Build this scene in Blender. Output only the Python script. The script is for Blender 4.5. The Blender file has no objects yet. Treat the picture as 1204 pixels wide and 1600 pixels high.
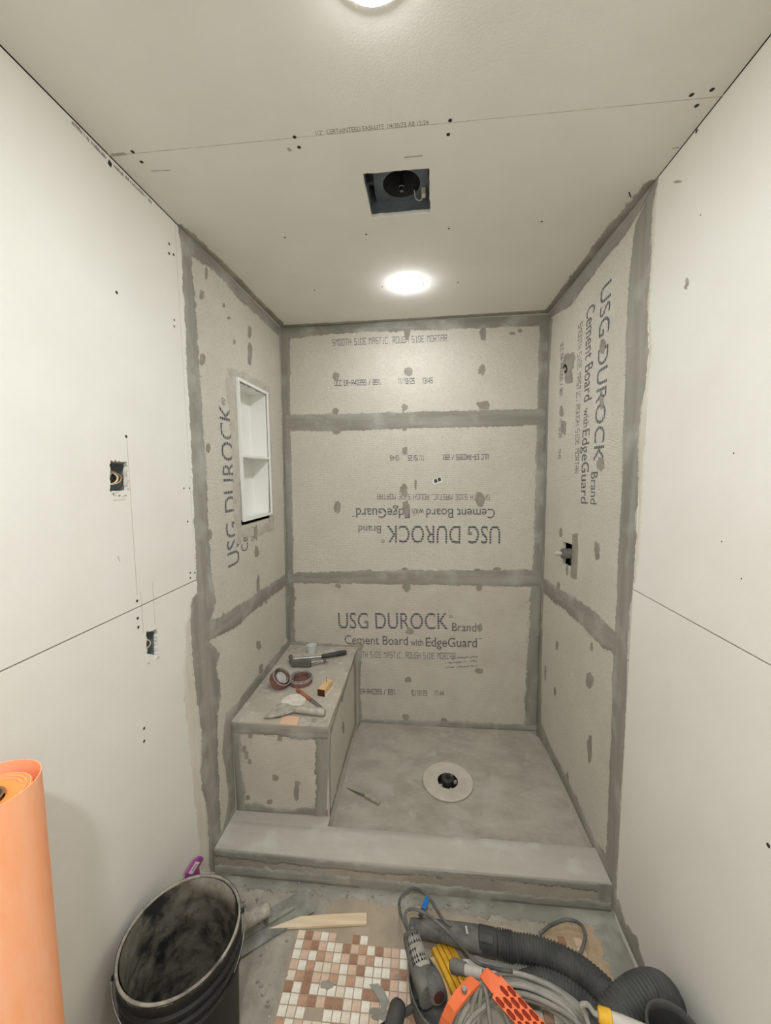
import bpy, bmesh, math, random
from mathutils import Vector, Matrix, noise
from mathutils.geometry import tessellate_polygon
PI = math.pi
rnd = random.Random(7)
S = bpy.context.scene
COL = S.collection
# ------------------------------------------------------------------ camera
CX, CD, CZ, YAW, PITCH, ROLL, FPX = 0.8236, 2.2412, 1.5978, 0.0980, -0.0984, -0.0098, 603.07
W, H, FZ = 1.496, 2.44, 0.02          # room width, ceiling height, floor level
YF = -3.4                              # wall behind the photographer
cyw, syw, cp, sp = math.cos(YAW), math.sin(YAW), math.cos(PITCH), math.sin(PITCH)
FWD = Vector((-syw * cp, cyw * cp, sp)); r0 = Vector((cyw, syw, 0)); u0 = r0.cross(FWD)
RGT = math.cos(ROLL) * r0 + math.sin(ROLL) * u0
UPV = -math.sin(ROLL) * r0 + math.cos(ROLL) * u0
CAM = Vector((CX, -CD, CZ))
cd = bpy.data.cameras.new('camera'); cam = bpy.data.objects.new('camera', cd); COL.objects.link(cam)
cd.sensor_fit = 'HORIZONTAL'; cd.sensor_width = 36.0; cd.lens = 36.0 * FPX / 1204; cd.clip_start = 0.02
cam.matrix_world = Matrix((( RGT.x, UPV.x, -FWD.x, CAM.x), (RGT.y, UPV.y, -FWD.y, CAM.y), (RGT.z, UPV.z, -FWD.z, CAM.z), (0, 0, 0, 1)))
S.camera = cam
# ------------------------------------------------------------------ world, exposure
wd = bpy.data.worlds.new('world'); S.world = wd; wd.use_nodes = True
wd.node_tree.nodes['Background'].inputs[0].default_value = (0.02, 0.02, 0.02, 1)
S.view_settings.view_transform = 'Standard'; S.view_settings.look = 'None'
S.view_settings.gamma = 1; S.view_settings.use_curve_mapping = False
S.view_settings.exposure = 0.36
LAMP = 175.0                            # emission of each ceiling light
LAMP_COL = (0.94, 0.975, 1.0)
LIGHT_XY = [(0.738, -1.527), (0.756, -0.43), (0.745, -2.60)]
S.cycles.max_bounces = 14; S.cycles.diffuse_bounces = 10
# ------------------------------------------------------------------ helpers
def ray(u, v): return FWD * FPX + RGT * (u - 602) + UPV * (800 - v)
def P(u, v, z=FZ):                     # photo point at height z
    k = ray(u, v); return CAM + k * ((z - CAM.z) / k.z)
class Plane:
    def __init__(s, O, N, U):
        s.O = Vector(O); s.N = Vector(N); s.U = Vector(U); s.V = s.N.cross(s.U)
    def m(s, a, b, h=0.0): return s.O + s.U * a + s.V * b + s.N * h
    def px(s, u, v, h=0.0):
        k = ray(u, v); O = s.O + s.N * h
        q = CAM + k * ((O - CAM).dot(s.N) / k.dot(s.N)) - s.O
        return (q.dot(s.U), q.dot(s.V))
BACK = Plane((0, 0, 0), (0, -1, 0), (1, 0, 0))          # (x, z)
LEFT = Plane((0, 0, 0), (1, 0, 0), (0, 1, 0))           # (y, z)
RIGHT = Plane((W, 0, 0), (-1, 0, 0), (0, -1, 0))        # (-y, z)
CEIL = Plane((0, 0, H), (0, 0, -1), (1, 0, 0))          # (x, -y)
FLOORP = Plane((0, 0, FZ), (0, 0, 1), (1, 0, 0))        # (x, y)
BFRONT = Plane((0, -0.75, 0), (0, -1, 0), (1, 0, 0))
BSIDE = Plane((0.425, 0, 0), (1, 0, 0), (0, 1, 0))
BTOP = Plane((0, 0, 0.545), (0, 0, 1), (1, 0, 0))
CFRONT = Plane((0, -0.928, 0), (0, -1, 0), (1, 0, 0))
CTOP = Plane((0, 0, 0.13), (0, 0, 1), (1, 0, 0))

def worg(o):
    v = Vector((0, 0, 0))
    while o is not None: v += o.location; o = o.parent
    return v
def tag(o, label=None, cat=None, group=None, kind=None):
    if label: o['label'] = label
    if cat: o['category'] = cat
    if group: o['group'] = group
    if kind: o['kind'] = kind
    return o
def empty(name, loc, label=None, cat=None, group=None, kind=None):
    o = bpy.data.objects.new(name, None); COL.objects.link(o); o.location = loc; o.empty_display_size = 0.05
    return tag(o, label, cat, group, kind)
class MB:
    def __init__(s): s.v = []; s.f = []; s.mi = []
    def add(s, vs, fs, mi=0):
        n = len(s.v); s.v += [Vector(q) for q in vs]; s.f += [tuple(i + n for i in f) for f in fs]; s.mi += [mi] * len(fs); return s
    def box(s, lo, hi, M=None, mi=0):
        x0, y0, z0 = lo; x1, y1, z1 = hi
        vs = [Vector(q) for q in ((x0,y0,z0),(x1,y0,z0),(x1,y1,z0),(x0,y1,z0),(x0,y0,z1),(x1,y0,z1),(x1,y1,z1),(x0,y1,z1))]
        if M is not None: vs = [M @ q for q in vs]
        return s.add(vs, [(3,2,1,0),(4,5,6,7),(0,1,5,4),(1,2,6,5),(2,3,7,6),(3,0,4,7)], mi)
    def loft(s, rings, caps=True, close=True, mi=0):
        n = len(rings[0]); vs = [q for r in rings for q in r]; fs = []
        for i in range(len(rings) - 1):
            for j in range(n if close else n - 1):
                k = (j + 1) % n
                fs.append((i*n + j, i*n + k, (i+1)*n + k, (i+1)*n + j))
        if caps:
            fs.append(tuple(range(n - 1, -1, -1))); fs.append(tuple((len(rings)-1)*n + j for j in range(n)))
        return s.add(vs, fs, mi)
    def tube(s, pts, rad, seg=10, caps=True, shape=None, upv=None, mi=0):
        pts = [Vector(p) for p in pts]; n = len(pts)
        if not hasattr(rad, '__len__'): rad = [rad] * n
        T = [(pts[min(i+1, n-1)] - pts[max(i-1, 0)]).normalized() for i in range(n)]
        a = Vector(upv) if upv is not None else (Vector((0,0,1)) if abs(T[0].z) < .9 else Vector((1,0,0)))
        N = (a - T[0] * a.dot(T[0])).normalized(); rings = []
        for i in range(n):
            N = (N - T[i] * N.dot(T[i])).normalized(); B = T[i].cross(N)
            ring = []
            for j in range(seg):
                t = 2 * PI * j / seg; ca, sa = math.cos(t), math.sin(t)
                if shape: ca, sa = shape(ca, sa)
                ring.append(pts[i] + (N * ca + B * sa) * rad[i])
            rings.append(ring)
        return s.loft(rings, caps, mi=mi)
    def lathe(s, prof, seg=32, M=None, mi=0):
        rings = []
        for r, z in prof:
            ring = [Vector((r * math.cos(2*PI*j/seg), r * math.sin(2*PI*j/seg), z)) for j in range(seg)]
            if M is not None: ring = [M @ q for q in ring]
            rings.append(ring)
        return s.loft(rings, False, mi=mi)
    def build(s, name, mats, parent=None, smooth=None, bevel=0, loc=None):
        if not isinstance(mats, (list, tuple)): mats = [mats]
        if parent is None and loc is None:
            lo = [min(q[i] for q in s.v) for i in range(3)]; hi = [max(q[i] for q in s.v) for i in range(3)]
            loc = Vector(((lo[0]+hi[0])/2, (lo[1]+hi[1])/2, lo[2]))
        off = worg(parent) if parent is not None else Vector(loc)
        me = bpy.data.meshes.new(name)
        me.from_pydata([tuple(q - off) for q in s.v], [], s.f)
        for m in mats: me.materials.append(m)
        if len(mats) > 1: me.polygons.foreach_set('material_index', s.mi)
        me.validate(); 
        bm = bmesh.new(); bm.from_mesh(me)
        bmesh.ops.remove_doubles(bm, verts=bm.verts, dist=1e-6)
        bmesh.ops.recalc_face_normals(bm, faces=bm.faces)
        if bevel:
            es = [e for e in bm.edges if len(e.link_faces) == 2 and e.calc_face_angle(0) > 0.6]
            bmesh.ops.bevel(bm, geom=es, offset=bevel, segments=2, affect='EDGES', profile=0.6)
        bm.to_mesh(me); bm.free()
        if smooth is not None:
            me.polygons.foreach_set('use_smooth', [True] * len(me.polygons)); me.set_sharp_from_angle(angle=math.radians(smooth))
        o = bpy.data.objects.new(name, me); COL.objects.link(o)
        if parent is not None: o.parent = parent
        else: o.location = loc
        return o
def spline(pts, n=8):                  # catmull-rom through points
    p = [Vector(q) for q in pts]; p = [2*p[0]-p[1]] + p + [2*p[-1]-p[-2]]; out = []
    for i in range(1, len(p) - 2):
        for k in range(n):
            t = k / n
            out.append(0.5 * ((2*p[i]) + (p[i+1]-p[i-1])*t + (2*p[i-1]-5*p[i]+4*p[i+1]-p[i+2])*t*t + (3*p[i]-p[i-1]-3*p[i+1]+p[i+2])*t**3))
    out.append(p[-2]); return out
def frame(o, x, z):                    # matrix with origin o, x axis, approx z axis
    x = Vector(x).normalized(); z = Vector(z); y = z.cross(x).normalized(); z = x.cross(y)
    return Matrix(((x.x, y.x, z.x, o[0]), (x.y, y.y, z.y, o[1]), (x.z, y.z, z.z, o[2]), (0, 0, 0, 1)))
# ------------------------------------------------------------------ materials
def lin(r, g, b):
    f = lambda c: (c/255/12.92) if c/255 <= 0.04045 else ((c/255 + 0.055)/1.055) ** 2.4
    return (f(r), f(g), f(b), 1)
def mat(name, c1, c2=None, scale=6, stretch=(1,1,1), rough=0.85, metal=0, bump=0, bscale=200, bstretch=(1,1,1), spots=None, contrast=(0.35, 0.65), detail=6, spec=0.3, alpha=None, trans=0, weave=0):
    m = bpy.data.materials.new(name); m.use_nodes = True; nt = m.node_tree; N = nt.nodes; L = nt.links
    b = N['Principled BSDF']; b.inputs['Roughness'].default_value = rough; b.inputs['Metallic'].default_value = metal
    b.inputs['Specular IOR Level'].default_value = spec
    b.inputs['Base Color'].default_value = c1
    if trans: b.inputs['Transmission Weight'].default_value = trans
    if alpha is not None: b.inputs['Alpha'].default_value = alpha
    tc = N.new('ShaderNodeTexCoord'); out = None
    if c2 is not None:
        mp = N.new('ShaderNodeMapping'); mp.inputs['Scale'].default_value = stretch; L.new(tc.outputs['Object'], mp.inputs[0])
        nz = N.new('ShaderNodeTexNoise'); nz.inputs['Scale'].default_value = scale; nz.inputs['Detail'].default_value = detail; nz.inputs['Roughness'].default_value = 0.62; L.new(mp.outputs[0], nz.inputs['Vector'])
        rp = N.new('ShaderNodeValToRGB'); rp.color_ramp.elements[0].position = contrast[0]; rp.color_ramp.elements[1].position = contrast[1]
        rp.color_ramp.elements[0].color = c1; rp.color_ramp.elements[1].color = c2; L.new(nz.outputs['Fac'], rp.inputs[0]); out = rp.outputs[0]
        if spots:
            c3, sc, lo, hi = spots
            n2 = N.new('ShaderNodeTexNoise'); n2.inputs['Scale'].default_value = sc; n2.inputs['Detail'].default_value = 5; L.new(tc.outputs['Object'], n2.inputs['Vector'])
            r2 = N.new('ShaderNodeMapRange'); r2.inputs['From Min'].default_value = lo; r2.inputs['From Max'].default_value = hi; L.new(n2.outputs['Fac'], r2.inputs['Value'])
            mx = N.new('ShaderNodeMix'); mx.data_type = 'RGBA'; L.new(r2.outputs[0], mx.inputs[0]); L.new(out, mx.inputs[6]); mx.inputs[7].default_value = c3; out = mx.outputs[2]
        L.new(out, b.inputs['Base Color'])
    if bump:
        mp = N.new('ShaderNodeMapping'); mp.inputs['Scale'].default_value = bstretch; L.new(tc.outputs['Object'], mp.inputs[0])
        nb = N.new('ShaderNodeTexNoise'); nb.inputs['Scale'].default_value = bscale; nb.inputs['Detail'].default_value = 4; L.new(mp.outputs[0], nb.inputs['Vector'])
        bp = N.new('ShaderNodeBump'); bp.inputs['Strength'].default_value = bump; bp.inputs['Distance'].default_value = 0.004
        hgt = nb.outputs['Fac']
        if weave:
            ad = N.new('ShaderNodeMath'); ad.operation = 'ADD'
            wv = N.new('ShaderNodeTexWave'); wv.bands_direction = 'Z'; wv.inputs['Scale'].default_value = 60; wv.inputs['Distortion'].default_value = 1.2; wv.inputs['Detail'].default_value = 2
            L.new(tc.outputs['Object'], wv.inputs['Vector'])
            ml = N.new('ShaderNodeMath'); ml.operation = 'MULTIPLY'; ml.inputs[1].default_value = weave; L.new(wv.outputs['Fac'], ml.inputs[0])
            L.new(hgt, ad.inputs[0]); L.new(ml.outputs[0], ad.inputs[1]); hgt = ad.outputs[0]
        L.new(hgt, bp.inputs['Height']); L.new(bp.outputs[0], b.inputs['Normal'])
    return m
M_DRY = mat('drywall_paper', lin(231,229,222), lin(224,221,213), 3, bump=0.08, bscale=260, rough=0.9, contrast=(.3,.7), spec=.15)
M_DRYC = mat('ceiling_drywall_paper', lin(230,227,220), lin(222,219,211), 3, bump=0.08, bscale=260, rough=0.9, contrast=(.3,.7), spec=.15)
M_GYP = mat('gypsum_core', lin(215,210,200), lin(185,177,163), 60, bump=.5, bscale=150)
M_CEM = mat('cement_board', lin(216,212,201), lin(206,201,189), 4, bump=0.8, bscale=190, rough=0.95, contrast=(.3,.7), weave=.3, spec=.1, spots=(lin(196,191,179), 160, .45, .75))
M_CEMD = mat('cement_board_dusty', lin(209,202,191), lin(196,188,177), 7, bump=0.7, bscale=240, rough=0.95, contrast=(.3,.7), weave=.3, spec=.1)
MUD1, MUD2 = lin(161,158,148), lin(136,133,123)
M_MUDV = mat('thinset_vertical', MUD1, MUD2, 5, stretch=(3,3,.35), bump=0.35, bscale=60, bstretch=(6,6,.6), rough=0.9, spots=(lin(178,176,167), 9, .52, .75))
M_MUDH = mat('thinset_horizontal', MUD1, MUD2, 5, stretch=(.35,.35,3), bump=0.35, bscale=60, bstretch=(.6,.6,6), rough=0.9, spots=(lin(178,176,167), 9, .5, .75))
M_MUDP = mat('thinset_patch', lin(160,155,144), lin(140,135,124), 20, bump=0.3, bscale=120, rough=0.9)
M_MUDW = mat('thinset_warm', lin(196,190,180), lin(178,171,160), 20, bump=0.3, bscale=120, rough=0.9)
M_PAN = mat('pan_mortar', lin(158,151,139), lin(184,179,168), 6.5, stretch=(1,1.8,1), bump=0.25, bscale=70, rough=0.92, contrast=(.35,.72), detail=9, spots=(lin(178,177,168), 14, .56, .75))
M_CAP = mat('curb_mortar', lin(188,185,175), lin(170,165,154), 5, stretch=(.6,2,1), bump=0.25, bscale=70, rough=0.9, contrast=(.3,.75), spots=(lin(196,195,186), 10, .55, .75))
M_CURBB = mat('curb_board', lin(176,168,156), lin(158,150,138), 9, bump=.5, bscale=160, rough=.95)
M_BTOP = mat('bench_mortar', lin(188,180,168), lin(172,164,152), 9, bump=0.25, bscale=90, rough=0.92, spots=(lin(204,197,185), 25, .55, .75))
M_CONC = mat('floor_concrete', lin(140,134,123), lin(182,175,162), 7, bump=0.35, bscale=60, rough=0.9, contrast=(.36,.68), detail=9, spots=(lin(166,150,132), 5, .56, .72))
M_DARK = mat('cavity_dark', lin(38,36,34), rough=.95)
M_STUD = mat('stud_wood', lin(150,120,85), lin(120,92,60), 10, stretch=(4,4,.4))
M_SCREW = mat('screw_black', lin(42,40,38), rough=.6)
M_DIM = mat('dimple_rim', lin(178,172,160), rough=.9)
M_PENCIL = mat('pencil_line', lin(178,174,165), rough=.9)
M_SCUFF = mat('scuff_mark', lin(150,142,128), lin(190,183,170), 60, rough=.9)
M_WHITE = mat('niche_white', lin(236,236,232), rough=.45, spec=.4)
M_TRIM = mat('light_trim_white', lin(240,238,232), rough=.5)
M_STEEL = mat('steel', lin(178,178,176), lin(140,140,138), 30, rough=.32, metal=1)
M_DSTEEL = mat('dull_steel', lin(140,140,134), lin(108,107,100), 12, rough=.5, metal=.7, bump=.1, bscale=60)
M_GALV = mat('galvanised_box', lin(168,176,178), lin(138,146,148), 30, rough=.5, metal=.15)
M_COPPER = mat('copper_wire', lin(196,150,110), rough=.4, metal=.8)
M_CREAMW = mat('cream_wire', lin(226,214,190), rough=.6)
M_FANB = mat('fan_housing_metal', lin(120,128,136), lin(100,108,116), 20, rough=.6)
M_BLACK = mat('black_plastic', lin(56,57,58), lin(78,77,74), 14, rough=.55, bump=.08, bscale=80)
M_BLACKD = mat('dusty_black_plastic', lin(82,83,82), lin(134,131,123), 14, rough=.75, contrast=(.38,.75), bump=.12, bscale=80)
M_HOSE = mat('hose_grey', lin(70,71,70), lin(98,97,93), 12, rough=.55, contrast=(.4,.75))
M_BUCK = mat('bucket_black', lin(30,30,31), lin(62,59,53), 9, rough=.55, contrast=(.5,.8))
M_BUCKIN = mat('bucket_mortar_lining', lin(38,38,38), lin(112,107,95), 12, rough=.85, contrast=(.39,.55), bump=.9, bscale=30, spots=(lin(124,118,106), 16, .6, .76))
M_RIM = mat('bucket_rim_mortar', lin(164,158,146), lin(84,82,77), 22, rough=.9, contrast=(.45,.7), bump=.3, bscale=90)
M_ORANGE = mat('membrane_fleece', lin(250,164,112), lin(252,188,150), 7, stretch=(2,2,.6), rough=.9, contrast=(.3,.7), bump=.15, bscale=120, bstretch=(1,1,.3))
M_ORIN = mat('membrane_inner', lin(252,150,72), lin(250,160,92), 9, rough=.9)
M_CARD = mat('cardboard_core', lin(140,112,84), lin(112,90,68), 20, rough=.9)
M_WOOD = mat('pale_wood', lin(232,214,186), lin(214,192,160), 8, stretch=(.5,6,4), rough=.8)
M_WOODB = mat('block_wood', lin(228,196,150), lin(212,176,128), 30, rough=.8)
M_WOODH = mat('handle_wood', lin(182,118,82), lin(146,92,64), 30, rough=.6)
M_DBROWN = mat('dark_brown_end', lin(88,48,38), lin(66,36,30), 40, rough=.8)
M_BROWN = mat('abrasive_brown', lin(146,108,97), lin(122,86,77), 60, rough=.85)
M_CLOTH = mat('abrasive_backing', lin(190,192,192), lin(150,151,152), 60, rough=.6)
M_YEL = mat('yellow_plastic', lin(238,188,60), lin(216,162,46), 20, rough=.55)
M_OPL = mat('orange_plastic', lin(242,124,76), lin(232,110,64), 14, rough=.5)
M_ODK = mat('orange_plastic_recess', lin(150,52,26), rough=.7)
M_CORD = mat('grey_cord', lin(168,164,154), lin(138,134,126), 20, rough=.7)
M_DUST = mat('dusty_grey_plastic', lin(172,167,157), lin(124,123,120), 9, rough=.8, contrast=(.35,.7))
M_LGREY = mat('light_grey_plastic', lin(200,196,188), lin(180,176,167), 20, rough=.6)
M_BLUE = mat('blue_strap', lin(38,116,190), rough=.6)
M_PURP = mat('purple_plastic', lin(170,76,152), lin(142,58,126), 20, rough=.45)
M_LAB = mat('label_white', lin(236,234,230), rough=.6)
M_LINK = mat('label_ink', lin(70,70,72), rough=.7)
M_SKIM = mat('thinset_skim', lin(220,214,203), lin(206,199,187), 9, stretch=(3,3,.5), bump=.1, bscale=60, rough=.9)
M_GMORT = mat('mortar_crust', lin(186,181,169), lin(150,145,133), 40, rough=.9, bump=.5, bscale=120)
M_DISC = mat('chalky_disc', lin(232,226,214), lin(208,200,186), 30, rough=.9)
M_PEACH = mat('peach_tile', lin(220,184,156), rough=.6)
M_FLANGE = mat('drain_flange', lin(204,195,184), lin(190,181,170), 20, rough=.8)
M_PVC = mat('dark_pvc', lin(62,63,61), lin(44,45,44), 20, rough=.45)
M_CLEAR = mat('clear_plastic', lin(240,244,242), rough=.2, trans=.35, spec=.5)
M_SHARD = mat('grey_membrane_scrap', lin(158,160,150), lin(142,143,134), 30, rough=.8)
M_TILES = [mat('mosaic_white', lin(240,234,222), lin(224,215,200), 60, rough=.35, spec=.5), mat('mosaic_cream', lin(230,217,200), lin(214,199,180), 60, rough=.35, spec=.5),
           mat('mosaic_peach', lin(218,190,168), lin(204,174,152), 60, rough=.35, spec=.5), mat('mosaic_tan', lin(196,158,132), lin(180,140,116), 60, rough=.35, spec=.5),
           mat('mosaic_brown', lin(168,128,104), lin(150,112,90), 60, rough=.35, spec=.5)]
M_TILED = mat('dusty_tile_bed', lin(178,162,142), lin(156,145,130), 8, rough=.9, contrast=(.35,.65), bump=.3, bscale=80)
M_TANT = mat('ochre_tile', lin(192,166,134), lin(172,152,126), 30, rough=.8)
def emis(name, c, s):
    m = bpy.data.materials.new(name); m.use_nodes = True; b = m.node_tree.nodes['Principled BSDF']
    b.inputs['Base Color'].default_value = (.9,.9,.9,1); b.inputs['Emission Color'].default_value = (*c, 1); b.inputs['Emission Strength'].default_value = s; return m
M_LAMPS = [emis('light_diffuser', LAMP_COL, LAMP * k) for k in (.88, .60, 2.6)]
def ink(name, c, stripes, fade):       # printer ink with dropped lines; y of the object runs up the letters
    m = bpy.data.materials.new(name); m.use_nodes = True; nt = m.node_tree; N = nt.nodes; L = nt.links; b = N['Principled BSDF']
    b.inputs['Base Color'].default_value = c; b.inputs['Roughness'].default_value = .9; b.inputs['Specular IOR Level'].default_value = .1
    tc = N.new('ShaderNodeTexCoord'); nz = N.new('ShaderNodeTexNoise'); nz.inputs['Scale'].default_value = 120; nz.inputs['Detail'].default_value = 3; L.new(tc.outputs['Object'], nz.inputs['Vector'])
    wv = N.new('ShaderNodeTexWave'); wv.bands_direction = 'Y'; wv.inputs['Scale'].default_value = stripes; wv.inputs['Distortion'].default_value = .6; L.new(tc.outputs['Object'], wv.inputs['Vector'])
    mr = N.new('ShaderNodeMapRange'); mr.inputs['From Min'].default_value = .05 if stripes > 9 else -2; mr.inputs['From Max'].default_value = .22 if stripes > 9 else -1; L.new(wv.outputs['Fac'], mr.inputs['Value'])
    m2 = N.new('ShaderNodeMapRange'); m2.inputs['From Min'].default_value = .28; m2.inputs['From Max'].default_value = .5; m2.inputs['To Min'].default_value = fade*.35; m2.inputs['To Max'].default_value = fade; L.new(nz.outputs['Fac'], m2.inputs['Value'])
    mu = N.new('ShaderNodeMath'); mu.operation = 'MULTIPLY'; L.new(mr.outputs[0], mu.inputs[0]); L.new(m2.outputs[0], mu.inputs[1]); L.new(mu.outputs[0], b.inputs['Alpha'])
    return m
M_INKB = ink('ink_large', lin(92,92,106), 22, .92)
M_INKM = ink('ink_medium', lin(78,78,90), 40, .92)
M_INKS = ink('ink_small', lin(74,74,82), 4, .88)
M_INKF = ink('ink_faint', lin(120,116,110), 4, .75)
# ------------------------------------------------------------------ surface builders
def nz1(a, b, c=0.0): return noise.noise(Vector((a, b, c)))
def extr(pl, poly, h0, h1, name, m, parent, holes=(), smooth=None, capback=False):
    """polygon (plane coords) with holes, raised from h0 to h1"""
    loops = [[Vector((a, b, 0)) for a, b in poly]] + [[Vector((a, b, 0)) for a, b in hl] for hl in holes]
    tri = tessellate_polygon(loops); flat = [q for l in loops for q in l]; n = len(flat)
    mb = MB(); vs = [pl.m(q.x, q.y, h1) for q in flat] + [pl.m(q.x, q.y, h0) for q in flat]
    fs = [tuple(t) for t in tri]
    if capback: fs += [tuple(i + n for i in reversed(t)) for t in tri]
    k = 0
    for l in loops:
        for i in range(len(l)):
            j = (i + 1) % len(l); fs.append((k + i, k + j, n + k + j, n + k + i))
        k += len(l)
    mb.add(vs, fs); return mb.build(name, m, parent, smooth)
def rect(a0, b0, a1, b1): return [(a0, b0), (a1, b0), (a1, b1), (a0, b1)]
def clampf(f): return (lambda q: f(q)) if f else (lambda q: q)
def resample(pts, step):
    pts = [Vector((a, b)) for a, b in pts]; d = [0]
    for i in range(1, len(pts)): d.append(d[-1] + (pts[i] - pts[i-1]).length)
    n = max(2, int(d[-1] / step)); out = []; k = 0
    for i in range(n + 1):
        t = d[-1] * i / n
        while k < len(pts) - 2 and d[k+1] < t: k += 1
        s = (t - d[k]) / max(1e-9, d[k+1] - d[k]); out.append(pts[k].lerp(pts[k+1], min(1, max(0, s))))
    return out
SEED = [0]
def wob(q, amp, seed):
    a = nz1(q.x * 14, q.y * 14, seed) * amp * .9 + nz1(q.x * 60, q.y * 60, seed + 3) * amp * .8 + nz1(q.x*190, q.y*190, seed+9) * amp * .6
    b = nz1(q.x * 26, q.y * 26, seed + 20); 
    if b > .28: a += (b - .28) * amp * 3.0
    return a
def band(pl, A, B, name, m, parent, h=.0015, na=.006, nb=.006, px=True, clip=None, step=.005):
    """thinset strip between two edges; each edge ragged by its own amount (0 = clean)"""
    if px: A = [pl.px(*q) for q in A]; B = [pl.px(*q) for q in B]
    SEED[0] += 7.3; sd = SEED[0]; h += (int(sd*3) % 23) * 1.3e-5
    n = max(int(max(sum((Vector(X[i+1]) - Vector(X[i])).length for i in range(len(X)-1)) for X in (A, B)) / step), 4)
    def rs(X):
        L = sum((Vector(X[i+1]) - Vector(X[i])).length for i in range(len(X)-1)); r = resample(X, L / n * .9999); return r[:n+1]
    A, B = rs(A), rs(B); n = min(len(A), len(B))
    rows = []
    for i in range(n):
        a, b = A[i], B[i]; d = (b - a); d = d.normalized() if d.length > 1e-6 else Vector((0, 1))
        a2 = a - d * wob(a, na, sd) if na else a; b2 = b + d * wob(b, nb, sd + 50) if nb else b
        r = [a2, a2.lerp(b2, .06), a2.lerp(b2, .35), a2.lerp(b2, .65), a2.lerp(b2, .94), b2]
        if clip: r = [Vector((min(max(q.x, clip[0]), clip[2]), min(max(q.y, clip[1]), clip[3]))) for q in r]
        rows.append(r)
    mb = MB(); vs = []
    for r in rows:
        hs = (0.0, h, h*1.05, h*1.05, h, 0.0)
        vs += [pl.m(q.x, q.y, hh) for q, hh in zip(r, hs)]
    fs = [(i*6+k, i*6+k+1, (i+1)*6+k+1, (i+1)*6+k) for i in range(n-1) for k in range(5)]
    rb = random.Random(int(sd*10))     # dry-brushed specks just off the ragged edges
    for i in range(1, n-1):
        for e, o_, am in ((rows[i][0], rows[i][0]-rows[i][2], na), (rows[i][5], rows[i][5]-rows[i][3], nb)):
            if not am or rb.random() > .42 or o_.length < 1e-6: continue
            o_ = o_.normalized(); t_ = Vector((-o_.y, o_.x)); c = e + o_*rb.uniform(-.0005, am*1.5)*rb.random() + t_*rb.uniform(-.003, .003); a_, b_ = rb.uniform(.0008, .0035), rb.uniform(.0007, .002)
            q4 = [c - t_*a_, c - o_*b_ + t_*a_*.2, c + t_*a_*.9, c + o_*b_*1.2]
            if clip: q4 = [Vector((min(max(q.x, clip[0]), clip[2]), min(max(q.y, clip[1]), clip[3]))) for q in q4]
            k_ = len(vs); vs += [pl.m(q.x, q.y, h*.55) for q in q4]; fs.append((k_, k_+1, k_+2, k_+3))
    mb.add(vs, fs); return mb.build(name, m, parent, 60)
def patch(pl, u, v, w, hgt, parent, m=None, name='thinset_patch', h=.0012, n=22):
    """daub over a screw, size in photo pixels"""
    SEED[0] += 3.1; sd = SEED[0]; h += (int(sd*7) % 37) * 1.1e-5; w *= .88; hgt *= .9; c = Vector(pl.px(u, v)); e = Vector(pl.px(u + w/2, v)) - c; f = Vector(pl.px(u, v + hgt/2)) - c
    poly = []
    for i in range(n):
        t = 2*PI*i/n; k = 1 + .35*nz1(math.cos(t)*1.2, math.sin(t)*1.2, sd) + .3*nz1(math.cos(t)*4, math.sin(t)*4, sd+5)
        ct, st = math.cos(t), math.sin(t); ct = math.copysign(abs(ct)**.8, ct); st = math.copysign(abs(st)**.8, st)
        q = c + (e*ct + f*st)*k; poly.append((q.x, q.y))
    return extr(pl, poly, 0, h, name, m or M_MUDP, parent)
def dots(pl, pts, parent, r=.0042):
    r *= .8
    for (u, v) in pts:
        a, b = pl.px(u, v); M = Matrix.Translation(pl.m(a, b, 0.0002)) @ frame((0,0,0), pl.U, pl.N)
        MB().lathe([(0, .0006), (r*.8, .0006), (r, .0002)], 10, M).build('screw', M_SCREW, parent)
def strip(pl, p, q, wid, name, m, parent, h=.0004, px=True):
    a = Vector(pl.px(*p)) if px else Vector(p); b = Vector(pl.px(*q)) if px else Vector(q)
    d = (b - a).normalized(); nn = Vector((-d.y, d.x)) * wid / 2
    return extr(pl, [tuple(a - nn), tuple(b - nn), tuple(b + nn), tuple(a + nn)], 0, h, name, m, parent)
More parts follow.
